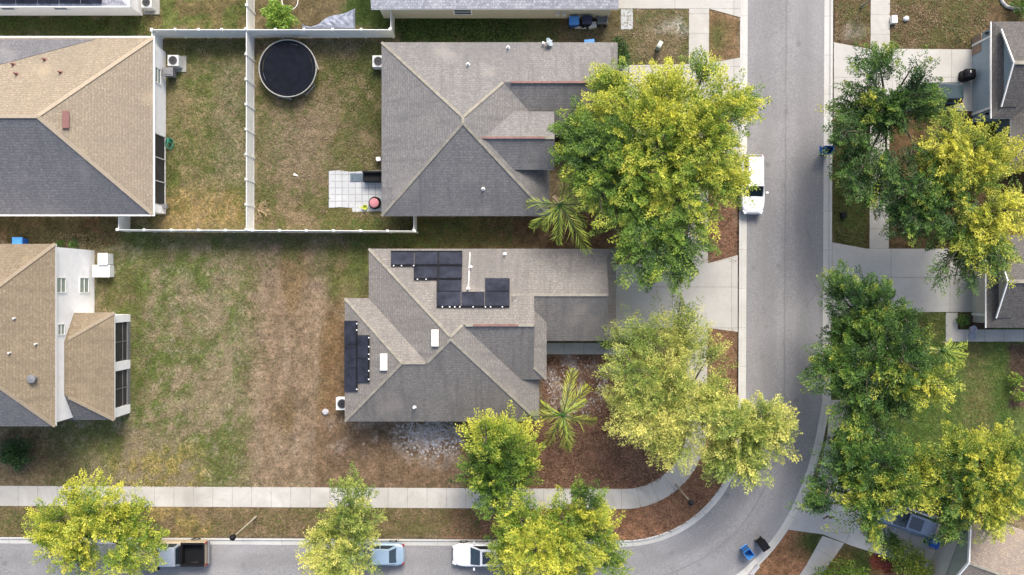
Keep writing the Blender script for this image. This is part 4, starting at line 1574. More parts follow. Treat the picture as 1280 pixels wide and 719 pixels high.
bush('tiny dark shrub by the garage corner of the solar house', 756, 430, 7, M['leaf_b'], .05, 208, h=.8, extra=((761, 431, 5),))
bush('small green shrub in the bed before the cream garage', 1204, 400, 9, M['leaf_b'], .3, 209, h=.7)
bush('leafy plant in the dark bed at the right edge of the lawn', 1270, 475, 10, M['leaf_a'], .45, 210, h=1.0, extra=((1274, 495, 9),))
bush('green plant at the top right corner inside the pale edging', 1276, 8, 14, M['leaf_b'], .35, 211, h=1.0)
bush('small shrub beside the dark teal car', 1192, 143, 7, M['leaf_b'], .3, 212, h=1.0)
bush('small green plant by the wall of the two-storey house', 92, 305, 6, M['leaf_b'], .3, 213, h=.7, extra=((76, 304, 5),))


def palm(label, px, py, h, n, length, seed, tint=.55, angles=None, tilt=.25):
    rng = np.random.default_rng(seed)
    top = P(px, py, h)
    base = Vector((top.x + rng.normal(0, .3), top.y + rng.normal(0, .3), 0))
    t = thing('palm_tree', label, 'palm tree', base)
    m = MB()
    pts = [base.lerp(top, k / 6) + Vector((0, 0, 0)) for k in range(7)]
    m.tube([base + Vector((0, 0, -.1))] + pts[1:], [.16, .13, .12, .11, .1, .1, .13], 8)
    m.build('trunk', M['bark'], t, smooth=True)
    for i in range(n):
        az = (angles[i] if angles else i * 2 * PI / n + rng.normal(0, .2))
        Lf = length * (.62 + .5 * rng.random())
        e0 = tilt + rng.normal(0, .25) + .3 * (i % 2)
        bend = rng.normal(0, .35)
        dh = Vector((math.cos(az), math.sin(az), 0))
        sd = Vector((-dh.y, dh.x, 0))
        N = 15
        pts = []
        p = top.copy()
        for k in range(N + 1):
            pts.append(p.copy())
            ang = e0 - 1.6 * (k / N) ** 1.4
            p = p + ((dh + sd * bend * k / N).normalized() * math.cos(ang) + Vector((0, 0, math.sin(ang)))) * (Lf / N)
        mm = MB()
        mm.tube(pts, [.035 * (1 - k / (N + 2)) + .006 for k in range(N + 1)], 5, cap=False)
        stem = None
        pos, ax, nn, LL, tt = [], [], [], [], []
        for k in range(1, int(N * 2.4)):
            u = k / int(N * 2.4)
            f = u * N
            a = pts[int(f)].lerp(pts[min(N, int(f) + 1)], f - int(f))
            d = (pts[min(N, int(f) + 1)] - pts[int(f)]).normalized()
            for s in (-1, 1):
                ll = Lf * .3 * (math.sin(PI * min(1, u * .85 + .12)) ** .7)
                v = d * (.9 + rng.normal(0, .22)) + sd * s * (.5 + rng.normal(0, .12)) + Vector((0, 0, -.4 + rng.normal(0, .3)))
                pos.append(a); ax.append(v); nn.append((0, 0, 1)); LL.append(ll * (.85 + .3 * rng.random())); tt.append(tint + rng.normal(0, .1) + .2 * (u - .5))
        fr = leaf_mesh('frond', np.array(pos), np.array(ax), np.array(nn, float) + rng.normal(0, .1, (len(pos), 3)), np.array(LL), np.array([.036] * len(LL)), np.array(tt), M['palm'], t, base)
        mm.build('rachis', M['palm'], fr)
    m = MB()
    for k in range(5):                                  # dry fronds hanging against the trunk
        az = rng.random() * 6.28
        dv = Vector((math.cos(az), math.sin(az), 0))
        m.tube([top, top + dv * .45 + Vector((0, 0, -.1)), top + dv * .8 + Vector((0, 0, -.7)), top + dv * .85 + Vector((0, 0, -1.3))], [.03, .05, .07, .02], 5)
    m.build('dry_frond', M['driedwood'], t)
    m = MB()
    m.lathe(top, [(.12, -.25), (.17, -.05), (.1, .12), (0, .2)], 8)
    m.build('heart', M['palm'], t)
    return t


palm('bright green palm beside the roof corner below the big tree', 700, 256, 5.4, 9, 4.1, 301, .9, [PI * .97, PI * 1.3, PI * 1.22, PI * 1.66, PI * .42, PI * .0, PI * 1.85, PI * 1.45, PI * .2])
palm('small palm in the mulch below the solar house corner', 704, 519, 3.6, 9, 3.7, 302, .95, [PI * .44, PI * .92, PI * 1.02, PI * 1.33, PI * 1.62, PI * 1.9, PI * .2, PI * 1.5, PI * .3])
palm('yellow-green palm tuft at the edge of the dark tree by the right lawn', 1178, 438, 5.5, 7, 2.5, 303, .95, [PI * .08, PI * 1.92, PI * 1.78, PI * .22, PI * 1.66, PI * 1.84, PI * 1.0])


# ------------------------------------------------------------------ vehicles (built along +x, then placed)
def lerp_prof(prof, x):
    for (x0, v0), (x1, v1) in zip(prof, prof[1:]):
        if x <= x1:
            t = (x - x0) / (x1 - x0) if x1 > x0 else 0
            t = max(0, min(1, t))
            return v0 + (v1 - v0) * t
    return prof[-1][1]


def car_body(m, L, Wd, top, x0=None, x1=None, nose=.42, tail=.3, n=30):
    """lofted lower body with rounded nose and tail"""
    x0 = -L / 2 if x0 is None else x0
    x1 = L / 2 if x1 is None else x1
    xs = [x0 + (x1 - x0) * (.5 - .5 * math.cos(PI * k / n)) for k in range(n + 1)]
    rings = []
    for x in xs:
        tf = max(0, min(1, (L / 2 - x) / (nose * 2.2)))
        tr = max(0, min(1, (x + L / 2) / (tail * 2.2)))
        w = Wd / 2 * (.66 + .34 * math.sin(tf * PI / 2) ** .8) * (.74 + .26 * math.sin(tr * PI / 2) ** .8)
        ef = max(0, min(1, (L / 2 - x) / .12))
        er = max(0, min(1, (x + L / 2) / .12))
        zt = lerp_prof(top, x)
        lo = .24 + .16 * (1 - min(ef, er))
        zt2 = zt - .22 * (1 - min(ef, er)) ** 2
        half = [(w * .86, lo), (w * .98, lo + .14), (w, .55), (w * .985, max(.6, zt2 - .16)), (w * .92, zt2 - .035), (w * .78, zt2 + .0), (w * .4, zt2 + .03), (0, zt2 + .04)]
        rings.append([(x, y, z) for y, z in half] + [(x, -y, z) for y, z in half[-2::-1]])
    for a, b in zip(rings, rings[1:]):
        for k in range(len(a) - 1):
            m.face([a[k], b[k], b[k + 1], a[k + 1]])
        m.face([a[-1], b[-1], b[0], a[0]])
    m.face(rings[0])
    m.face(rings[-1][::-1])


def wheel(parent, x, y, r=.33, w=.22):
    m = MB()
    s = 1 if y > 0 else -1
    m.lathe((x, y, r), [(r * .62, -w / 2), (r * .93, -w / 2), (r, -w / 2 + .04), (r, w / 2 - .04), (r * .93, w / 2), (r * .62, w / 2)], 24, axis='Y')
    o = m.build('wheel', M['tyre'], parent, smooth=True)
    q = MB()
    q.lathe((x, y + s * (w / 2 - .03), r), [(0, 0), (r * .6, 0)] if s < 0 else [(r * .6, 0), (0, 0)], 20, axis='Y')
    for k in range(5):
        a = 2 * PI * k / 5
        q.beam((x, y + s * (w / 2 - .01), r), (x + math.cos(a) * r * .6, y + s * (w / 2 - .01), r + math.sin(a) * r * .6), .05, .03, up=Vector((0, 1, 0)))
    q.build('rim', M['rim'], o)
    return o


def panel(m, q, inset=.08, lift=.012, inset2=None):
    """quad panel lying on the quad q (ordered), set in from its edges and proud of it"""
    q = [Vector(p) for p in q]
    c = sum(q, Vector()) / 4
    nrm = (q[1] - q[0]).cross(q[3] - q[0]).normalized()
    i2 = inset if inset2 is None else inset2
    def at(u, v):
        return q[0].lerp(q[1], u).lerp(q[3].lerp(q[2], u), v)
    r = [at(inset, i2), at(1 - inset, i2), at(1 - inset, 1 - i2), at(inset, 1 - i2)]
    up = [p + nrm * lift for p in r]
    dn = [p - nrm * .02 for p in r]
    m.face(up)
    for i in range(4):
        j = (i + 1) % 4
        m.face([dn[i], dn[j], up[j], up[i]])


def make_car(label, cat, paint, loc, rz, L=4.5, Wd=1.8, H=1.45, kind='sedan', sunroof=False, rails=False, group='parked cars', name='parked_car'):
    t = thing(name, label, cat, (0, 0, 0), group)
    suv = kind in ('suv', 'hatch')
    belt = .98 if kind == 'suv' else .92
    if suv:
        top = [(-L / 2, belt), (-L * .2, belt), (L * .17, belt - .01), (L * .4, belt - .1), (L / 2, belt - .24)]
        rb, rt, ft, fb = -L * .485, -L * .43, L * .045, L * .215
    else:
        top = [(-L / 2, belt - .04), (-L * .36, belt + .03), (-L * .2, belt), (L * .15, belt - .01), (L * .4, belt - .12), (L / 2, belt - .26)]
        rb, rt, ft, fb = -L * .385, -L * .245, L * .03, L * .21
    m = MB()
    car_body(m, L, Wd, top)
    m.build('body', paint, t, smooth=True, sub=1)
    # cabin
    wb, wt_ = Wd * .44, Wd * .345
    zb, zt = belt - .05, H
    def g(x, y, z):
        return Vector((x, y, z))
    B = [g(rb, -wb * .93, zb), g(fb, -wb * .96, zb), g(fb, wb * .96, zb), g(rb, wb * .93, zb)]
    Tq = [g(rt, -wt_ * .93, zt - .03), g(ft, -wt_, zt), g(ft, wt_, zt), g(rt, wt_ * .93, zt - .03)]
    m = MB()
    m.face(Tq)
    for i in range(4):
        j = (i + 1) % 4
        m.face([B[i], B[j], Tq[j], Tq[i]])
    m.face(B[::-1])
    m.build('cabin', paint, t, smooth=False, bevel=.055)
    gl = M['autoglass']
    m = MB(); panel(m, [B[1], B[2], Tq[2], Tq[1]], .07, .02, .06); m.build('windscreen', gl, t)
    m = MB(); panel(m, [B[3], B[0], Tq[0], Tq[3]], .1, .02, .1 if suv else .08); m.build('rear_window', gl, t)
    for side in (0, 1):
        q = [B[0], B[1], Tq[1], Tq[0]] if side == 0 else [B[2], B[3], Tq[3], Tq[2]]
        def at(u, v):
            return q[0].lerp(q[1], u).lerp(q[3].lerp(q[2], u), v)
        for u0, u1 in ((.06, .49), (.52, .95)):
            qq = [at(u0, .12), at(u1, .12), at(u1, .86), at(u0, .86)]
            m = MB(); panel(m, qq, .0, .02, .0); m.build('side_window', gl, t)
    if sunroof:
        x0, x1 = (rt + (ft - rt) * .5, ft - .12) if sunroof != 'long' else (rt + (ft - rt) * .25, ft - .12)
        m = MB(); m.box(((x0 + x1) / 2, 0, zt + .005), (x1 - x0, wt_ * 1.45, .03)); m.build('sunroof', gl, t, bevel=.01)
    if rails:
        for s in (-1, 1):
            m = MB(); m.tube([(rt + .1, s * wt_ * .9, zt + .02), (rt + .2, s * wt_ * .92, zt + .07), (ft - .2, s * wt_ * .95, zt + .08), (ft - .1, s * wt_ * .95, zt + .02)], .022, 6)
            m.build('roof_rail', M['grey'], t)
    for x in (-L * .295, L * .315):
        for s in (-1, 1):
            wheel(t, x, s * (Wd / 2 - .09))
    for s in (-1, 1):
        m = MB(); m.box((fb - .32, s * (Wd / 2 + .09), belt + .02), (.14, .2, .14)); m.build('mirror', paint, t, bevel=.03)
        m = MB(); m.box((L / 2 - .2, s * Wd * .33, belt - .27), (.34, .3, .14), -s * .45); m.build('headlight', M['lamp'], t, bevel=.04)
        m = MB(); m.box((-L / 2 + .12, s * Wd * .36, belt - .17), (.2, .26, .16), s * .3); m.build('tail_light', M['taillamp'], t, bevel=.03)
    m = MB(); m.box((L / 2 - .07, 0, .5), (.12, Wd * .5, .16)); m.build('grille', M['black'], t)
    m = MB(); m.box((-L / 2 + .06, 0, .52), (.12, Wd * .34, .12)); m.build('number_plate', M['pale'], t)
    t.location = loc
    t.rotation_euler = (0, 0, rz)
    return t


ZR = RZ + .012
pl = lambda x, y, z=ZR: (P(x, y).x, P(x, y).y, z)
make_car('white SUV parked facing down the street under the largest tree', 'car', M['carwhite'], pl(938, 232), -PI / 2, 4.6, 1.84, 1.6, 'suv', rails=True)
make_car('light blue sedan parked at the kerb under the loose two-toned tree', 'car', M['carblue'], pl(471, 689.5), PI, 4.5, 1.78, 1.42, 'sedan')
make_car('white sedan with dark glass roof panel parked at the bottom kerb', 'car', M['carwhite'], pl(604, 690.5), PI, 4.75, 1.84, 1.42, 'sedan', sunroof='long')
make_car('dark teal hatchback on the upper right driveway under the dark tree', 'car', M['carteal'], pl(1161, 120, .03), PI, 4.3, 1.75, 1.45, 'hatch')
make_car('blue-grey car with sunroof on the angled driveway under the trees', 'car', M['carsilver'], pl(1126, 645, .03), math.radians(160), 4.6, 1.84, 1.6, 'suv', sunroof=True)


def make_truck(label, loc, rz):
    L, Wd = 5.4, 1.9
    t = thing('pickup_truck', label, 'pickup truck', (0, 0, 0), 'parked cars')
    pm = M['cartan']
    bx = -.85                                     # bed front
    m = MB()
    car_body(m, L, Wd, [(-L / 2, 1.05), (.6, 1.05), (1.0, 1.08), (2.3, 1.0), (L / 2, .8)], x0=bx + .06, nose=.35)
    m.build('body', pm, t, smooth=True)
    wb, wt_, zt = Wd * .45, Wd * .38, 1.72
    B = [Vector((bx + .08, -wb, 1.02)), Vector((1.15, -wb, 1.02)), Vector((1.15, wb, 1.02)), Vector((bx + .08, wb, 1.02))]
    Tq = [Vector((bx + .22, -wt_, zt)), Vector((.55, -wt_, zt)), Vector((.55, wt_, zt)), Vector((bx + .22, wt_, zt))]
    m = MB()
    m.face(Tq); m.face(B[::-1])
    for i in range(4):
        m.face([B[i], B[(i + 1) % 4], Tq[(i + 1) % 4], Tq[i]])
    m.build('cabin', plain('cab_sky_reflection_paint', A(186, 196, 206), .2, .2, .05, 2, .5, .7), t, bevel=.06)  # beige cab; bluish sky reflection is put into the colour
    gl = M['autoglass']
    m = MB(); panel(m, [B[1], B[2], Tq[2], Tq[1]], .06, .02, .08); m.build('windscreen', gl, t)
    m = MB(); panel(m, [B[3], B[0], Tq[0], Tq[3]], .1, .02, .2); m.build('rear_window', gl, t)
    for q in ([B[0], B[1], Tq[1], Tq[0]], [B[2], B[3], Tq[3], Tq[2]]):
        at = lambda u, v: q[0].lerp(q[1], u).lerp(q[3].lerp(q[2], u), v)
        for u0, u1 in ((.06, .45), (.5, .94)):
            m = MB(); panel(m, [at(u0, .12), at(u1, .12), at(u1, .86), at(u0, .86)], 0, .02, 0); m.build('side_window', gl, t)
    # open bed
    m = MB()
    zt, z0 = 1.1, .42
    for s in (-1, 1):
        m.box(((bx - L / 2) / 2, s * (Wd / 2 - .09), (zt + z0) / 2), (L / 2 + bx, .16, zt - z0))
        m.box((-1.72, s * (Wd / 2 - .012), .72), (1.1, .06, .5))
    m.box((-L / 2 + .05, 0, (zt + z0) / 2), (.1, Wd - .36, zt - z0))
    m.box((bx - .05, 0, (zt + z0) / 2), (.08, Wd - .36, zt - z0))
    m.build('cargo_bed', pm, t, bevel=.02)
    m = MB()
    for s in (-1, 1):
        m.box(((bx - L / 2) / 2, s * (Wd / 2 - .1), zt + .022), (L / 2 + bx - .02, .13, .04))
    for x in (-L / 2 + .05, bx - .05):
        m.box((x, 0, zt + .02), (.11, Wd - .34, .036))
    m.build('bed_rail_cap', M['black'], t)
    m = MB()
    m.box(((bx - L / 2) / 2, 0, .56), (L / 2 + bx - .2, Wd - .36, .06))
    for s in (-1, 1):
        m.box(((bx - L / 2) / 2, s * (Wd / 2 - .185), .84), (L / 2 + bx - .22, .03, .55))
    for x in (-L / 2 + .12, bx - .11):
        m.box((x, 0, .84), (.03, Wd - .42, .55))
    m.build('bed_liner', M['black'], t)
    m = MB()
    m.box((-L / 2 - .1, 0, .55), (.14, Wd - .1, .18))
    m.build('rear_bumper', M['grey'], t, bevel=.03)
    for x in (-1.72, 1.65):
        for s in (-1, 1):
            wheel(t, x, s * (Wd / 2 - .1), .37, .25)
    for s in (-1, 1):
        m = MB(); m.box((.8, s * (Wd / 2 + .1), 1.15), (.12, .2, .2)); m.build('mirror', M['black'], t, bevel=.03)
        m = MB(); m.box((L / 2 - .14, s * Wd * .34, .82), (.2, .3, .16)); m.build('headlight', M['lamp'], t, bevel=.03)
        m = MB(); m.box((-L / 2 - .01, s * (Wd / 2 - .1), .85), (.08, .15, .34)); m.build('tail_light', M['taillamp'], t, bevel=.02)
    m = MB(); m.box((bx + .0, s * 0, 1.2), (.1, Wd - .5, .06)); m.build('cargo_rail', M['black'], t)
    t.location = loc
    t.rotation_euler = (0, 0, rz)


make_truck('beige pickup truck with a black open bed, half under the yellow tree', pl(219, 688), PI)


# ------------------------------------------------------------------ bins, lamps and garden things
def bin_(label, px, py, rz, body, lid, open_=False, name='wheeled_bin', group='wheeled bins', s=1.0, z=0.0, rim=None):
    t = thing(name, label, 'bin', (0, 0, 0), group)
    m = MB()
    h, w, d = 1.0 * s, .62 * s, .72 * s
    # tapered hollow body
    def ring(k, zz, tpr):
        return [Vector((x * d / 2 * tpr - k, y * w / 2 * tpr, zz)) for x, y in ((-1, -1), (1, -1), (1, 1), (-1, 1))]
    o0, o1, i1, i0 = ring(0, .06, .74), ring(0, h, 1), ring(0, h, .9), ring(0, .12, .68)
    for a, b in ((o0, o1), (o1, i1), (i1, i0)):
        for k in range(4):
            m.face([a[k], a[(k + 1) % 4], b[(k + 1) % 4], b[k]])
    m.face(o0[::-1]); m.face(i0)
    m.box((0, 0, h - .06), (d * 1.06, w * 1.06, .06))if False else None
    m.build('body', body, t)
    m = MB()
    if open_:
        m.box((-d / 2 - .22, 0, h * .72), (.06, w * 1.02, d * .9), ax=Matrix.Rotation(-.6, 3, 'Y'))
    else:
        m.box((0.02, 0, h + .045), (d * 1.08, w * 1.06, .07))
        m.box((0.04, 0, h + .09), (d * .8, w * .7, .05))
    m.build('lid', lid, t, bevel=.02)
    m = MB()
    m.tube([(-d / 2 - .1, -w * .42, h - .04), (-d / 2 - .1, w * .42, h - .04)], .02, 6)
    for sy in (-1, 1):
        m.tube([(-d / 2 + .04, sy * w * .4, h - .06), (-d / 2 - .1, sy * w * .4, h - .04)], .02, 6)
    m.build('handle', M['black'], t)
    for sy in (-1, 1):
        m = MB()
        m.lathe((-d * .33, sy * w * .42, .13), [(0, -.04), (.13, -.04), (.13, .04), (0, .04)], 14, axis='Y')
        m.build('wheel', M['tyre'], t)
    t.location = (P(px, py).x, P(px, py).y, z)
    t.rotation_euler = (0, 0, rz)
    return t


bin_('open blue bin standing on the kerb by the dark green tree', 1030.5, 190, 0, M['blue'], M['blue'], True, z=-.0)
bin_('open blue bin at the street edge in the straw, bottom right', 932, 688, math.radians(-55), M['ltblue'], M['ltblue'], True, z=-.1)
bin_('black bin standing beside the blue bin at the bottom right kerb', 950, 677, math.radians(-55), M['black'], M['black'], False, z=-.08)
bin_('dark grey bin beside the air conditioner of the tan-roofed house', 217, 94.5, 0, M['grey'], M['grey'])
bin_('blue bin against the beige wall at the top edge', 716, 31.5, 0, M['blue'], M['ltblue'])
bin_('dark navy bin right of the blue bin by the beige wall', 732, 31, 0, M['black'], plain('navy_plastic', (.015, .025, .06, 1), .45))
bin_('light blue bin at the north eave of the grey roof by the satellite dish', 735, 60, 0.1, M['ltblue'], M['ltblue'])
bin_('blue bin at the wall of the angled house by the driveway end', 1160, 674, 1.2, M['blue'], M['blue'])
bin_('blue bin half hidden at the edge of the brown roof, left', 32, 303, 0, M['blue'], M['ltblue'])

t = thing('barbecue', 'black covered barbecue in front of the pale blue garage', 'barbecue', P(1205, 96))
b = P(1204, 96.5)
m = MB()
rings = []
for z, sx, sy in ((.0, .36, .62), (.5, .38, .66), (.85, .42, .68), (1.05, .32, .6), (1.16, .12, .38)):
    rings.append([b + Vector((sx * 1.15 * math.copysign(abs(math.cos(a)) ** .5, math.cos(a)) + .03 * math.sin(5 * a + z * 9), sy * .62 * math.copysign(abs(math.sin(a)) ** .5, math.sin(a)), z)) for a in [k * PI / 10 for k in range(20)]])
for r0, r1 in zip(rings, rings[1:]):
    for k in range(20):
        m.face([r0[k], r0[(k + 1) % 20], r1[(k + 1) % 20], r1[k]])
m.face(rings[-1])
m.build('cover', M['black'], t, smooth=True)
m = MB()
m.box(b + Vector((-.55, .05, .8)), (.3, .36, .05))
m.build('side_shelf', M['black'], t)
m = MB()
m.box(b + Vector((-.1, .12, 1.16)), (.08, .18, .03))
m.build('handle', M['pale'], t)


def street_lamp(label, base, top):
    b = P(*base)
    h = 4.7
    tp = P(*top, h)
    t = thing('street_lamp', label, 'street lamp', b, 'street lamps')
    bt = Vector((b.x, b.y, 0))
    tp = Vector((b.x, b.y, h))
    m = MB()
    m.lathe(bt, [(.09, -.05), (.09, .5), (.06, .6), (.05, h - .2), (.045, h)], 12)
    m.build('pole', M['lamppost'] if 'pale' in label else M['black'], t, smooth=True)
    m = MB()
    m.lathe(tp, [(.07, -.1), (.16, .02), (.2, .3), (.23, .34), (.19, .42), (.1, .5), (.05, .6), (0, .62)], 14)
    m.build('lamp_head', M['black'], t, smooth=True)
    return t


street_lamp('pale street lamp on the grass verge right of the pickup truck', (320, 646), None or (295, 670))
street_lamp('pale street lamp with dark head in the mulch at the inside of the street bend', (845, 606), (861, 622))
street_lamp('pale street lamp on the verge at the top edge, right of the street', (1076, 9), (1100, -14))


def ac_unit(label, px, py, s=.8, body='pale', pad=True, z=.75, rz=0):
    t = thing('air_conditioner', label, 'air conditioner', P(px, py), 'outdoor air conditioners')
    b = P(px, py)
    m = MB()
    m.box(b + Vector((0, 0, z / 2 + .08)), (s, s, z))
    m.build('casing', M[body], t, bevel=.04)
    m = MB()
    m.lathe(b + Vector((0, 0, z + .085)), [(s * .4, 0), (s * .4, .03), (s * .36, .03), (s * .36, .005)], 24)
    for k in range(3):
        r = s * (.1 + .09 * k)
        m.lathe(b + Vector((0, 0, z + .1)), [(r, 0), (r + .015, 0)], 20)
    m.build('fan_guard', M['grey'], t)
    m = MB()
    m.lathe(b + Vector((0, 0, z + .087)), [(s * .35, 0), (0, 0)], 20)
    m.build('fan_opening', M['black'], t)
    if pad:
        m = MB()
        m.box(b + Vector((.06, -.05, .03)), (s + .45, s + .4, .12))
        m.build('pad', plain('pad_concrete', A(170, 168, 160), .9), t)
    return t


ac_unit('grey air conditioner on its slab beside the dark bin, upper left', 222, 79.5, .85)
ac_unit('grey air conditioner by the white house at the top left edge', 189, 8, .8)
ac_unit('air conditioner at the left eave of the house by the trampoline', 475, 80.5, .9, pad=False)
ac_unit('white air conditioner at the lower left corner of the solar house', 430.5, 503, .95, 'white', pad=False)

for lab, x0, y0, x1, y1, hh in (('upper white utility box beside the two-storey house', 130.5, 317.5, 142, 331, .9), ('larger lower white utility box beside the two-storey house', 122, 332, 143, 346.5, .7)):
    a, b = P(x0, y1), P(x1, y0)
    t = thing('utility_box', lab, 'utility box', ((a.x + b.x) / 2, (a.y + b.y) / 2, 0))
    m = MB()
    m.box(((a.x + b.x) / 2, (a.y + b.y) / 2, hh / 2), (b.x - a.x, b.y - a.y, hh))
    m.build('casing', M['vinyl'], t, bevel=.03)
    m = MB()
    m.box(((a.x + b.x) / 2, (a.y + b.y) / 2, hh + .02), (b.x - a.x + .04, b.y - a.y + .04, .05))
    m.build('lid', M['white'], t, bevel=.015)

# trampoline
c = P(359.5, 85.5, .9)
t = thing('trampoline', 'large round black trampoline in the fenced garden', 'trampoline', (c.x, c.y, 0))
m = MB()
m.lathe((c.x, c.y, .88), [(1.9, 0), (0, -.02)], 64)
m.build('jumping_mat', M['mat'], t)
m = MB()
m.lathe((c.x, c.y, .9), [(1.93, 0), (2.14, .0)], 64)
m.build('spring_pad', plain('dark_pad', (.01, .012, .018, 1), .9, 0, .1, 3, .05), t)
m = MB()
N = 64
for k in range(N):
    pass
pts = [Vector((c.x + 2.2 * math.cos(2 * PI * k / N), c.y + 2.2 * math.sin(2 * PI * k / N), .9)) for k in range(N + 1)]
m.tube(pts, .045, 8)
m.build('rim', plain('rim_grey', A(176, 174, 164), .5), t, smooth=True)
for k in range(6):
    a0 = 2 * PI * k / 6 + .3
    q0, q1 = [Vector((c.x + 2.17 * math.cos(a), c.y + 2.17 * math.sin(a), .88)) for a in (a0 - .25, a0 + .25)]
    m = MB()
    m.tube([q0, q0 + Vector((0, 0, -.85)), q1 + Vector((0, 0, -.85)), q1], .03, 6)
    m.build('leg', M['steel'], t)

# crumpled tarpaulin
rng = np.random.default_rng(5)
m = MB()
NX, NY = 34, 16
G = []
for j in range(NY + 1):
    row = []
    for i in range(NX + 1):
        u, v = i / NX, j / NY
        x = 378 + u * 66
        ytop = 30 - 19 * max(0, (u - .35) / .65) ** .8 + 5 * math.sin(u * 9) * (1 - u)
        y = ytop + (37.5 - ytop) * v
        p = P(x, y)
        zz = .12 + .5 * fbm(np.array([p.x * 1.6]), np.array([p.y * 1.6]), .8, 8, 3)[0] * math.sin(PI * min(1, max(.02, v))) * math.sin(PI * min(1, max(.02, u))) ** .5 + .1 * abs(math.sin(u * 26 + v * 7 + 3 * math.sin(v * 5)))
        row.append(Vector((p.x, p.y, zz if 0 < i < NX and 0 < j < NY else .03)))
    G.append(row)
for j in range(NY):
    for i in range(NX):
        m.face([G[j][i], G[j + 1][i], G[j + 1][i + 1], G[j][i + 1]])
o = m.build('tarpaulin', M['tarp'])
recenter(tag(o, 'crumpled grey tarpaulin lying behind the top fence', 'tarpaulin'))
m = MB()
m.tube([P(365, 4) + Vector((.62 * math.cos(a), .72 * math.sin(a), .55)) for a in [k * PI / 20 for k in range(41)]], .03, 6)
recenter(tag(m.build('hoop', M['white']), 'thin white hoop lying by the bright green bush', 'hoop'))

# dry branches by the fence
m = MB()
b = P(322, 262)
for k in range(16):
    a = random.uniform(-1.1, 1.1)
    l = random.uniform(.5, 1.3)
    p1 = b + Vector((math.cos(a) * l, math.sin(a) * l * .8, random.uniform(.1, .5)))
    m.tube([b + Vector((0, 0, .03)), b.lerp(p1, .5) + Vector((0, random.uniform(-.1, .1), .12)), p1], [.03, .02, .008], 5)
    for q in range(3):
        p2 = p1 + Vector((random.uniform(-.3, .35), random.uniform(-.3, .3), random.uniform(-.1, .1)))
        m.tube([b.lerp(p1, .6 + .13 * q), p2], [.015, .005], 4)
recenter(tag(m.build('dead_branches', M['driedwood']), 'bundle of pale dry branches at the foot of the long white fence', 'branches'))

# patio furniture
t = thing('patio_bench', 'dark covered bench on the pale patio by the house wall', 'bench', P(462, 222))
a, b = P(456, 228.5), P(484, 216.5)
m = MB(); m.box(((a.x + b.x) / 2, (a.y + b.y) / 2, .4), (b.x - a.x, b.y - a.y, .75)); m.build('seat', M['black'], t, bevel=.05)
m = MB(); m.box(((a.x + b.x) / 2, b.y - .06, .85), (b.x - a.x, .14, .5)); m.build('backrest', M['black'], t, bevel=.04)
a, b = P(438, 227), P(456, 217)
m = MB()
for k in range(6):
    m.box((a.x + (b.x - a.x) * (k + .5) / 6, (a.y + b.y) / 2, .07), ((b.x - a.x) / 6 * .94, b.y - a.y, .05))
recenter(tag(m.build('door_mat', plain('slate_blue_mat', A(100, 116, 128), .8)), 'slate blue slatted mat on the patio beside the dark bench', 'mat'))
t = thing('patio_chair', 'round pink-cushioned chair with black frame on the patio corner', 'chair', P(468, 255))
b = P(469, 254.5)
m = MB(); m.lathe(b + Vector((0, 0, .42)), [(0, .1), (.3, .1), (.37, .05), (.37, -.03), (0, -.03)], 20); m.build('cushion', M['pink'], t, smooth=True)
m = MB(); m.lathe(b + Vector((.06, 0, .36)), [(.46, -.04), (.5, .06), (.44, .1), (.38, .0), (0, -.02)], 20); m.build('seat', M['black'], t)
for k in range(4):
    m = MB(); aa = PI / 4 + k * PI / 2
    m.tube([b + Vector((math.cos(aa) * .4, math.sin(aa) * .4, .36)), b + Vector((math.cos(aa) * .45, math.sin(aa) * .45, .03))], .025, 6); m.build('leg', M['black'], t)
m = MB(); bb = P(457, 259.5)
m.lathe(bb, [(.17, .03), (.2, .3), (.17, .3), (.15, .08), (0, .08)], 14)
m.tube([bb + Vector((-.2, 0, .2)), bb + Vector((-.42, -.06, .34))], .03, 6)
recenter(tag(m.build('watering_can', M['yellow']), 'yellow-green watering can beside the pink chair', 'watering can'))
m = MB(); m.box(P(473, 199, .3), (.3, .26, .5), .1); m.box(P(473, 199, .6), (.34, .3, .06), .1)
recenter(tag(m.build('bucket_box', M['white'], bevel=.02), 'small white box by the eave above the patio', 'box'))
m = MB(); m.box(P(370, 219, .05), (.3, .1, .08), -.5); m.box(P(368, 218, .08), (.1, .2, .05), -.2)
recenter(tag(m.build('toy', M['white'], bevel=.02), 'tiny white toy lying on the dry grass below the trampoline', 'toy'))

# garden hose reel by the porch
t = thing('garden_hose', 'green coiled garden hose at the end of the porch screen', 'hose', P(213, 178))
m = MB()
for k in range(4):
    rr = .3 + .04 * k
    b = P(213, 178 + k * .7)
    m.tube([b + Vector((rr * math.cos(a) * .8, rr * math.sin(a), .05 + .05 * k)) for a in [j * PI / 10 for j in range(21)]], .022, 5)
m.tube([P(212, 182, .1), P(214, 186, .05), P(213, 190, .04)], .02, 5)
m.build('coil', M['hose'], t)
m = MB(); m.box(P(211.5, 176, .3), (.12, .4, .5)); m.build('holder', M['hose'], t)
t = thing('grill_cart', 'small dark cart at the lower corner of the screened porch', 'cart', P(209, 259))
b = P(209.5, 259)
m = MB(); m.box(b + Vector((0, 0, .5)), (.42, .36, .3)); m.build('body', M['grey'], t, bevel=.04)
for sx in (-1, 1):
    for sy in (-1, 1):
        m = MB(); m.tube([b + Vector((sx * .16, sy * .13, .4)), b + Vector((sx * .19, sy * .16, .02))], .02, 5); m.build('leg', M['black'], t)

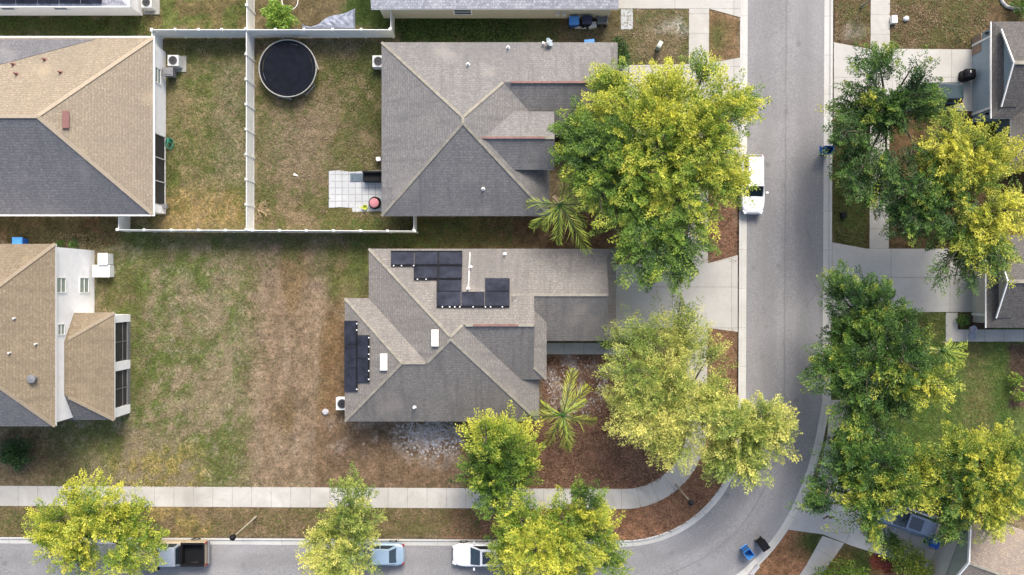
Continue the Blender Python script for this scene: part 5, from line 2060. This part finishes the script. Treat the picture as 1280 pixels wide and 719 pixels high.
# things by the beige wall at the top edge
t = thing('cardboard_pile', 'low pile of pale boxes beside the navy bin', 'boxes', P(742, 33))
b = P(740, 33)
m = MB(); m.box(b + Vector((0, 0, .2)), (.6, .4, .4), .2); m.build('box', M['pale'], t)
m = MB(); m.box(b + Vector((-.9, -.12, .08)), (.9, .16, .1), -.03); m.build('plank', M['pale'], t)
t = thing('garden_cart', 'grey garden cart by the beige wall end', 'cart', P(752, 27))
b = P(752, 27.5)
m = MB()
for s in (-1, 1):
    m.box(b + Vector((0, s * .3, .5)), (.75, .05, .3))
    m.box(b + Vector((s * .36, 0, .5)), (.05, .55, .3))
m.box(b + Vector((0, 0, .36)), (.7, .55, .04)); m.build('tray', M['grey'], t)
for sx in (-1, 1):
    for sy in (-1, 1):
        m = MB(); m.lathe(b + Vector((sx * .27, sy * .36, .17)), [(0, -.03), (.17, -.03), (.17, .03), (0, .03)], 12, axis='Y'); m.build('wheel', M['tyre'], t)
t = thing('utility_pedestal', 'pale utility pedestal standing tilted in the grass left of the pavement', 'utility box', P(822, 58))
b = P(822.5, 59.5)
m = MB(); m.box(b + Vector((0, 0, .42)), (.34, .55, .85), -.5); m.build('casing', plain('pale_green_paint', A(196, 206, 192), .5), t, bevel=.05)
m = MB(); m.box(b + Vector((0, 0, .87)), (.2, .3, .03), -.5); m.build('cap', M['white'], t)
for lab, px, py, w, h in (('white meter box on the brown lawn beside the pavement, top right', 1115.5, 26, .42, .6),):
    t = thing('utility_box', lab, 'utility box', P(px, py))
    m = MB(); m.box(P(px, py) + Vector((0, 0, .2)), (w, h, .4), .05); m.build('casing', M['vinyl'], t, bevel=.03)
    m = MB(); m.box(P(px, py) + Vector((0, 0, .41)), (w * .7, h * .7, .03), .05); m.build('lid', M['white'], t)
m = MB(); m.lathe(P(1132, 24), [(.2, -.02), (.2, .16), (.12, .24), (0, .26)], 16)
recenter(tag(m.build('garden_light', M['white'], smooth=True), 'round white dome on the brown lawn right of the meter box', 'garden light'))
m = MB()
ep = [(1251, -4), (1253, 3), (1258, 8), (1265, 10), (1274, 11)]
m.tube([P(x, y, .08) for x, y in ep], .14, 6)
recenter(tag(m.build('bed_edging', M['stone'], smooth=True), 'pale curved edging around the planting bed, top right', 'edging'))
m = MB(); m.lathe(P(1214, 411) , [(.18, -.02), (.26, .35), (.22, .35), (.18, .2), (0, .2)], 14)
recenter(tag(m.build('flower_pot', plain('lilac_pot', A(205, 200, 215), .6), smooth=True), 'pale flower pot on the walkway by the cream garage', 'flower pot'))
m = MB()
m.lathe(P(1215.5, 420, .04), [(.32, 0), (.3, .03), (0, .03)], 16)
recenter(tag(m.build('stepping_stone', plain('grey_disc', A(165, 170, 180), .8)), 'round grey disc on the walkway below the flower pot', 'stepping stone'))
m = MB(); m.box(P(943, 713, .1), (.3, 1.0, .2), math.radians(-38))
recenter(tag(m.build('kerb_block', M['stone'], bevel=.03), 'pale concrete block by the blue bin at the bottom right', 'block'))
m = MB(); b = P(1053, 269)
m.box(b + Vector((0, 0, .18)), (.4, .45, .36), .2); m.tube([b + Vector((-.2, .1, .3)), b + Vector((-.5, .3, .1))], .03, 5)
recenter(tag(m.build('yard_bag', M['black'], bevel=.03), 'small black bag on the dark verge under the right trees', 'bag'))
m = MB(); b = P(407, 515); m.lathe(b + Vector((0, 0, -.05)), [(.26, 0), (.26, .12), (.15, .17), (0, .17)], 9)
recenter(tag(m.build('flat_stone', M['stone'], smooth=True), 'flat pale stone on the soil by the white air conditioner', 'stone'))
m = MB()
for a in ((1032, 647, .5), (1036, 646, -.2), (1040, 647, .3)):
    m.box(P(a[0] , a[1], .04), (.42, .1, .03), a[2])
recenter(tag(m.build('fallen_branch', plain('rust_brown', A(120, 92, 76), .9)), 'thin brown branch lying on the angled driveway', 'branch'))

# pale rubble along the south wall of the solar house (too many to count) and leaf litter
def scatter(name, label, region, n, size, mats, seed, flat=.3, z=.0, test=None, tint=None):
    rng = np.random.default_rng(seed)
    m = MB()
    k = 0
    while k < n:
        x = region[0] + (region[2] - region[0]) * rng.random()
        y = region[1] + (region[3] - region[1]) * rng.random()
        if test and not test(x, y, rng):
            continue
        k += 1
        p = P(x, y)
        s = size * (.4 + 1.2 * rng.random() ** 2)
        a0 = rng.random() * 6.28
        nn = 5 + int(rng.random() * 3)
        top = [Vector((p.x + s * (.6 + .5 * rng.random()) * math.cos(a0 + 6.283 * q / nn), p.y + s * (.5 + .6 * rng.random()) * math.sin(a0 + 6.283 * q / nn), z + s * flat * (.7 + .5 * rng.random()))) for q in range(nn)]
        bot = [Vector((p.x + (v.x - p.x) * 1.25, p.y + (v.y - p.y) * 1.25, -.02)) for v in top]
        mi = int(rng.random() * len(mats))
        m.face(top, mi=mi)
        for q in range(nn):
            m.face([bot[q], bot[(q + 1) % nn], top[(q + 1) % nn], top[q]], mi=mi)
    o = m.build(name, mats, weld=False)
    tag(o, label, name.replace('_', ' '), kind='stuff')
    return o


st2 = [M['stone'], plain('pale_stone_warm', A(196, 184, 172), .95, 0, .2, 4), plain('pale_stone_dull', A(168, 160, 156), .95, 0, .2, 4)]
scatter('rubble', 'pale broken stone scattered along the wall below the grey roof', (486, 528, 588, 580), 900, .085, st2, 71, .2,
        test=lambda x, y, r: r.random() < max(0, 1.15 - math.hypot((x - 540) / 46, (y - 545) / 26)) ** 1.2)
scatter('gravel', 'pale stone chips in the mulch below the walkway', (684, 445, 765, 520), 500, .06, st2, 72, .2,
        test=lambda x, y, r: abs(math.hypot((x - 720) / 40, (y - 487) / 36) - .8) < .28 * r.random() + .05)

def lay(name, label, cat_mat, regions, per_m2, length, width, seed, tintf, lift=.02, up=.35):
    """loose blades or straw lying on the ground, uncountable"""
    rng = np.random.default_rng(seed)
    xs, ys = [], []
    for (x0, y0, x1, y1) in regions:
        n = int((x1 - x0) * (y1 - y0) / 256 * per_m2)
        xs.append(rng.uniform(x0, x1, n)); ys.append(rng.uniform(y0, y1, n))
    px, py = np.concatenate(xs), np.concatenate(ys)
    r = radial(px, py)
    ok = ((r < R_IN + 1) | (r > R_OUT - 1)) & ~((r > 80.2) & (r < 102.8)) & ~((px > 411) & (px < 480) & (py > 214) & (py < 264))
    ok &= ~((px > 1084) & (px < 1110) & (py < 310))
    # the bare strip beside the solar house has a frayed border
    ok &= ~((px > 318 + (fbm(px / 16, py / 16, 1.5, 77, 3) - .5) * 90) & (px < 460) & (py > 335 + (fbm(px / 16, py / 16, 1.2, 78, 3) - .5) * 60) & (py < 610) & (px > 280))
    px, py = px[ok], py[ok]
    n = len(px)
    X, Y = (px - 640) / 16, (359.5 - py) / 16
    a = rng.uniform(0, 2 * PI, n)
    ax = np.stack([np.cos(a), np.sin(a), rng.uniform(.02, up, n)], -1)
    L = length * rng.uniform(.5, 1.3, n)
    pos = np.stack([X, Y, np.full(n, lift)], -1)
    nn = np.array([0, 0, 1.0]) + rng.normal(0, .25, (n, 3))
    o = leaf_mesh(name, pos, ax, nn, L, width * rng.uniform(.6, 1.4, n), tintf(X, Y, rng), cat_mat, None, (0, 0, 0))
    tag(o, label, name.replace('_', ' '), kind='stuff')


gt = lambda X, Y, r: np.clip((fbm(X, Y, 3.2, 31, 5) * .35 + fbm(X, Y, 1.2, 41, 5) * .35 + fbm(X, Y, .5, 51, 3) * .3 - .39) / .17, 0, 1) * .85 + r.normal(0, .18, len(X))
dry = leafmat('dry_grass', tuple(A(168, 148, 118)[:3]) + (1,), tuple(A(128, 122, 74)[:3]) + (1,), tuple(A(96, 118, 46)[:3]) + (1,))
lay('grass', 'short dry and green grass blades growing in the gardens and verges', dry, [(60, 292, 350, 608), (350, 292, 460, 330), (200, 48, 308, 288), (322, 48, 476, 288), (0, 636.6, 600, 669.5), (1112, 0, 1235, 60), (1044, 0, 1085, 50), (778, 12, 860.5, 80)], 75, .17, .045, 401, gt)
green = leafmat('lawn_grass', tuple(A(122, 116, 66)[:3]) + (1,), tuple(A(92, 116, 46)[:3]) + (1,), tuple(A(82, 122, 40)[:3]) + (1,))
lay('lawn_grass', 'green lawn grass around the walkway on the right', green, [(1112, 392, 1182, 600), (1182, 429, 1262, 600), (1044, 200, 1084, 302), (500, 22, 700, 54), (440, 274, 640, 308), (0, 22, 188, 46)], 75, .17, .045, 402, gt)
straw = leafmat('pine_straw', tuple(A(102, 74, 60)[:3]) + (1,), tuple(A(154, 116, 93)[:3]) + (1,), tuple(A(196, 160, 124)[:3]) + (1,))
lay('pine_straw', 'reddish brown pine straw mulch in the front garden and along the bend', straw, [(676, 444, 862, 560), (590, 530, 850, 612), (884.5, 182, 923, 326), (884.5, 412, 921, 600), (600, 638, 905, 676), (800, 560, 905, 660)], 70, .22, .04, 403, lambda X, Y, r: np.clip(r.normal(.42, .3, len(X)), 0, 1), .015, .2)
print('scene built')
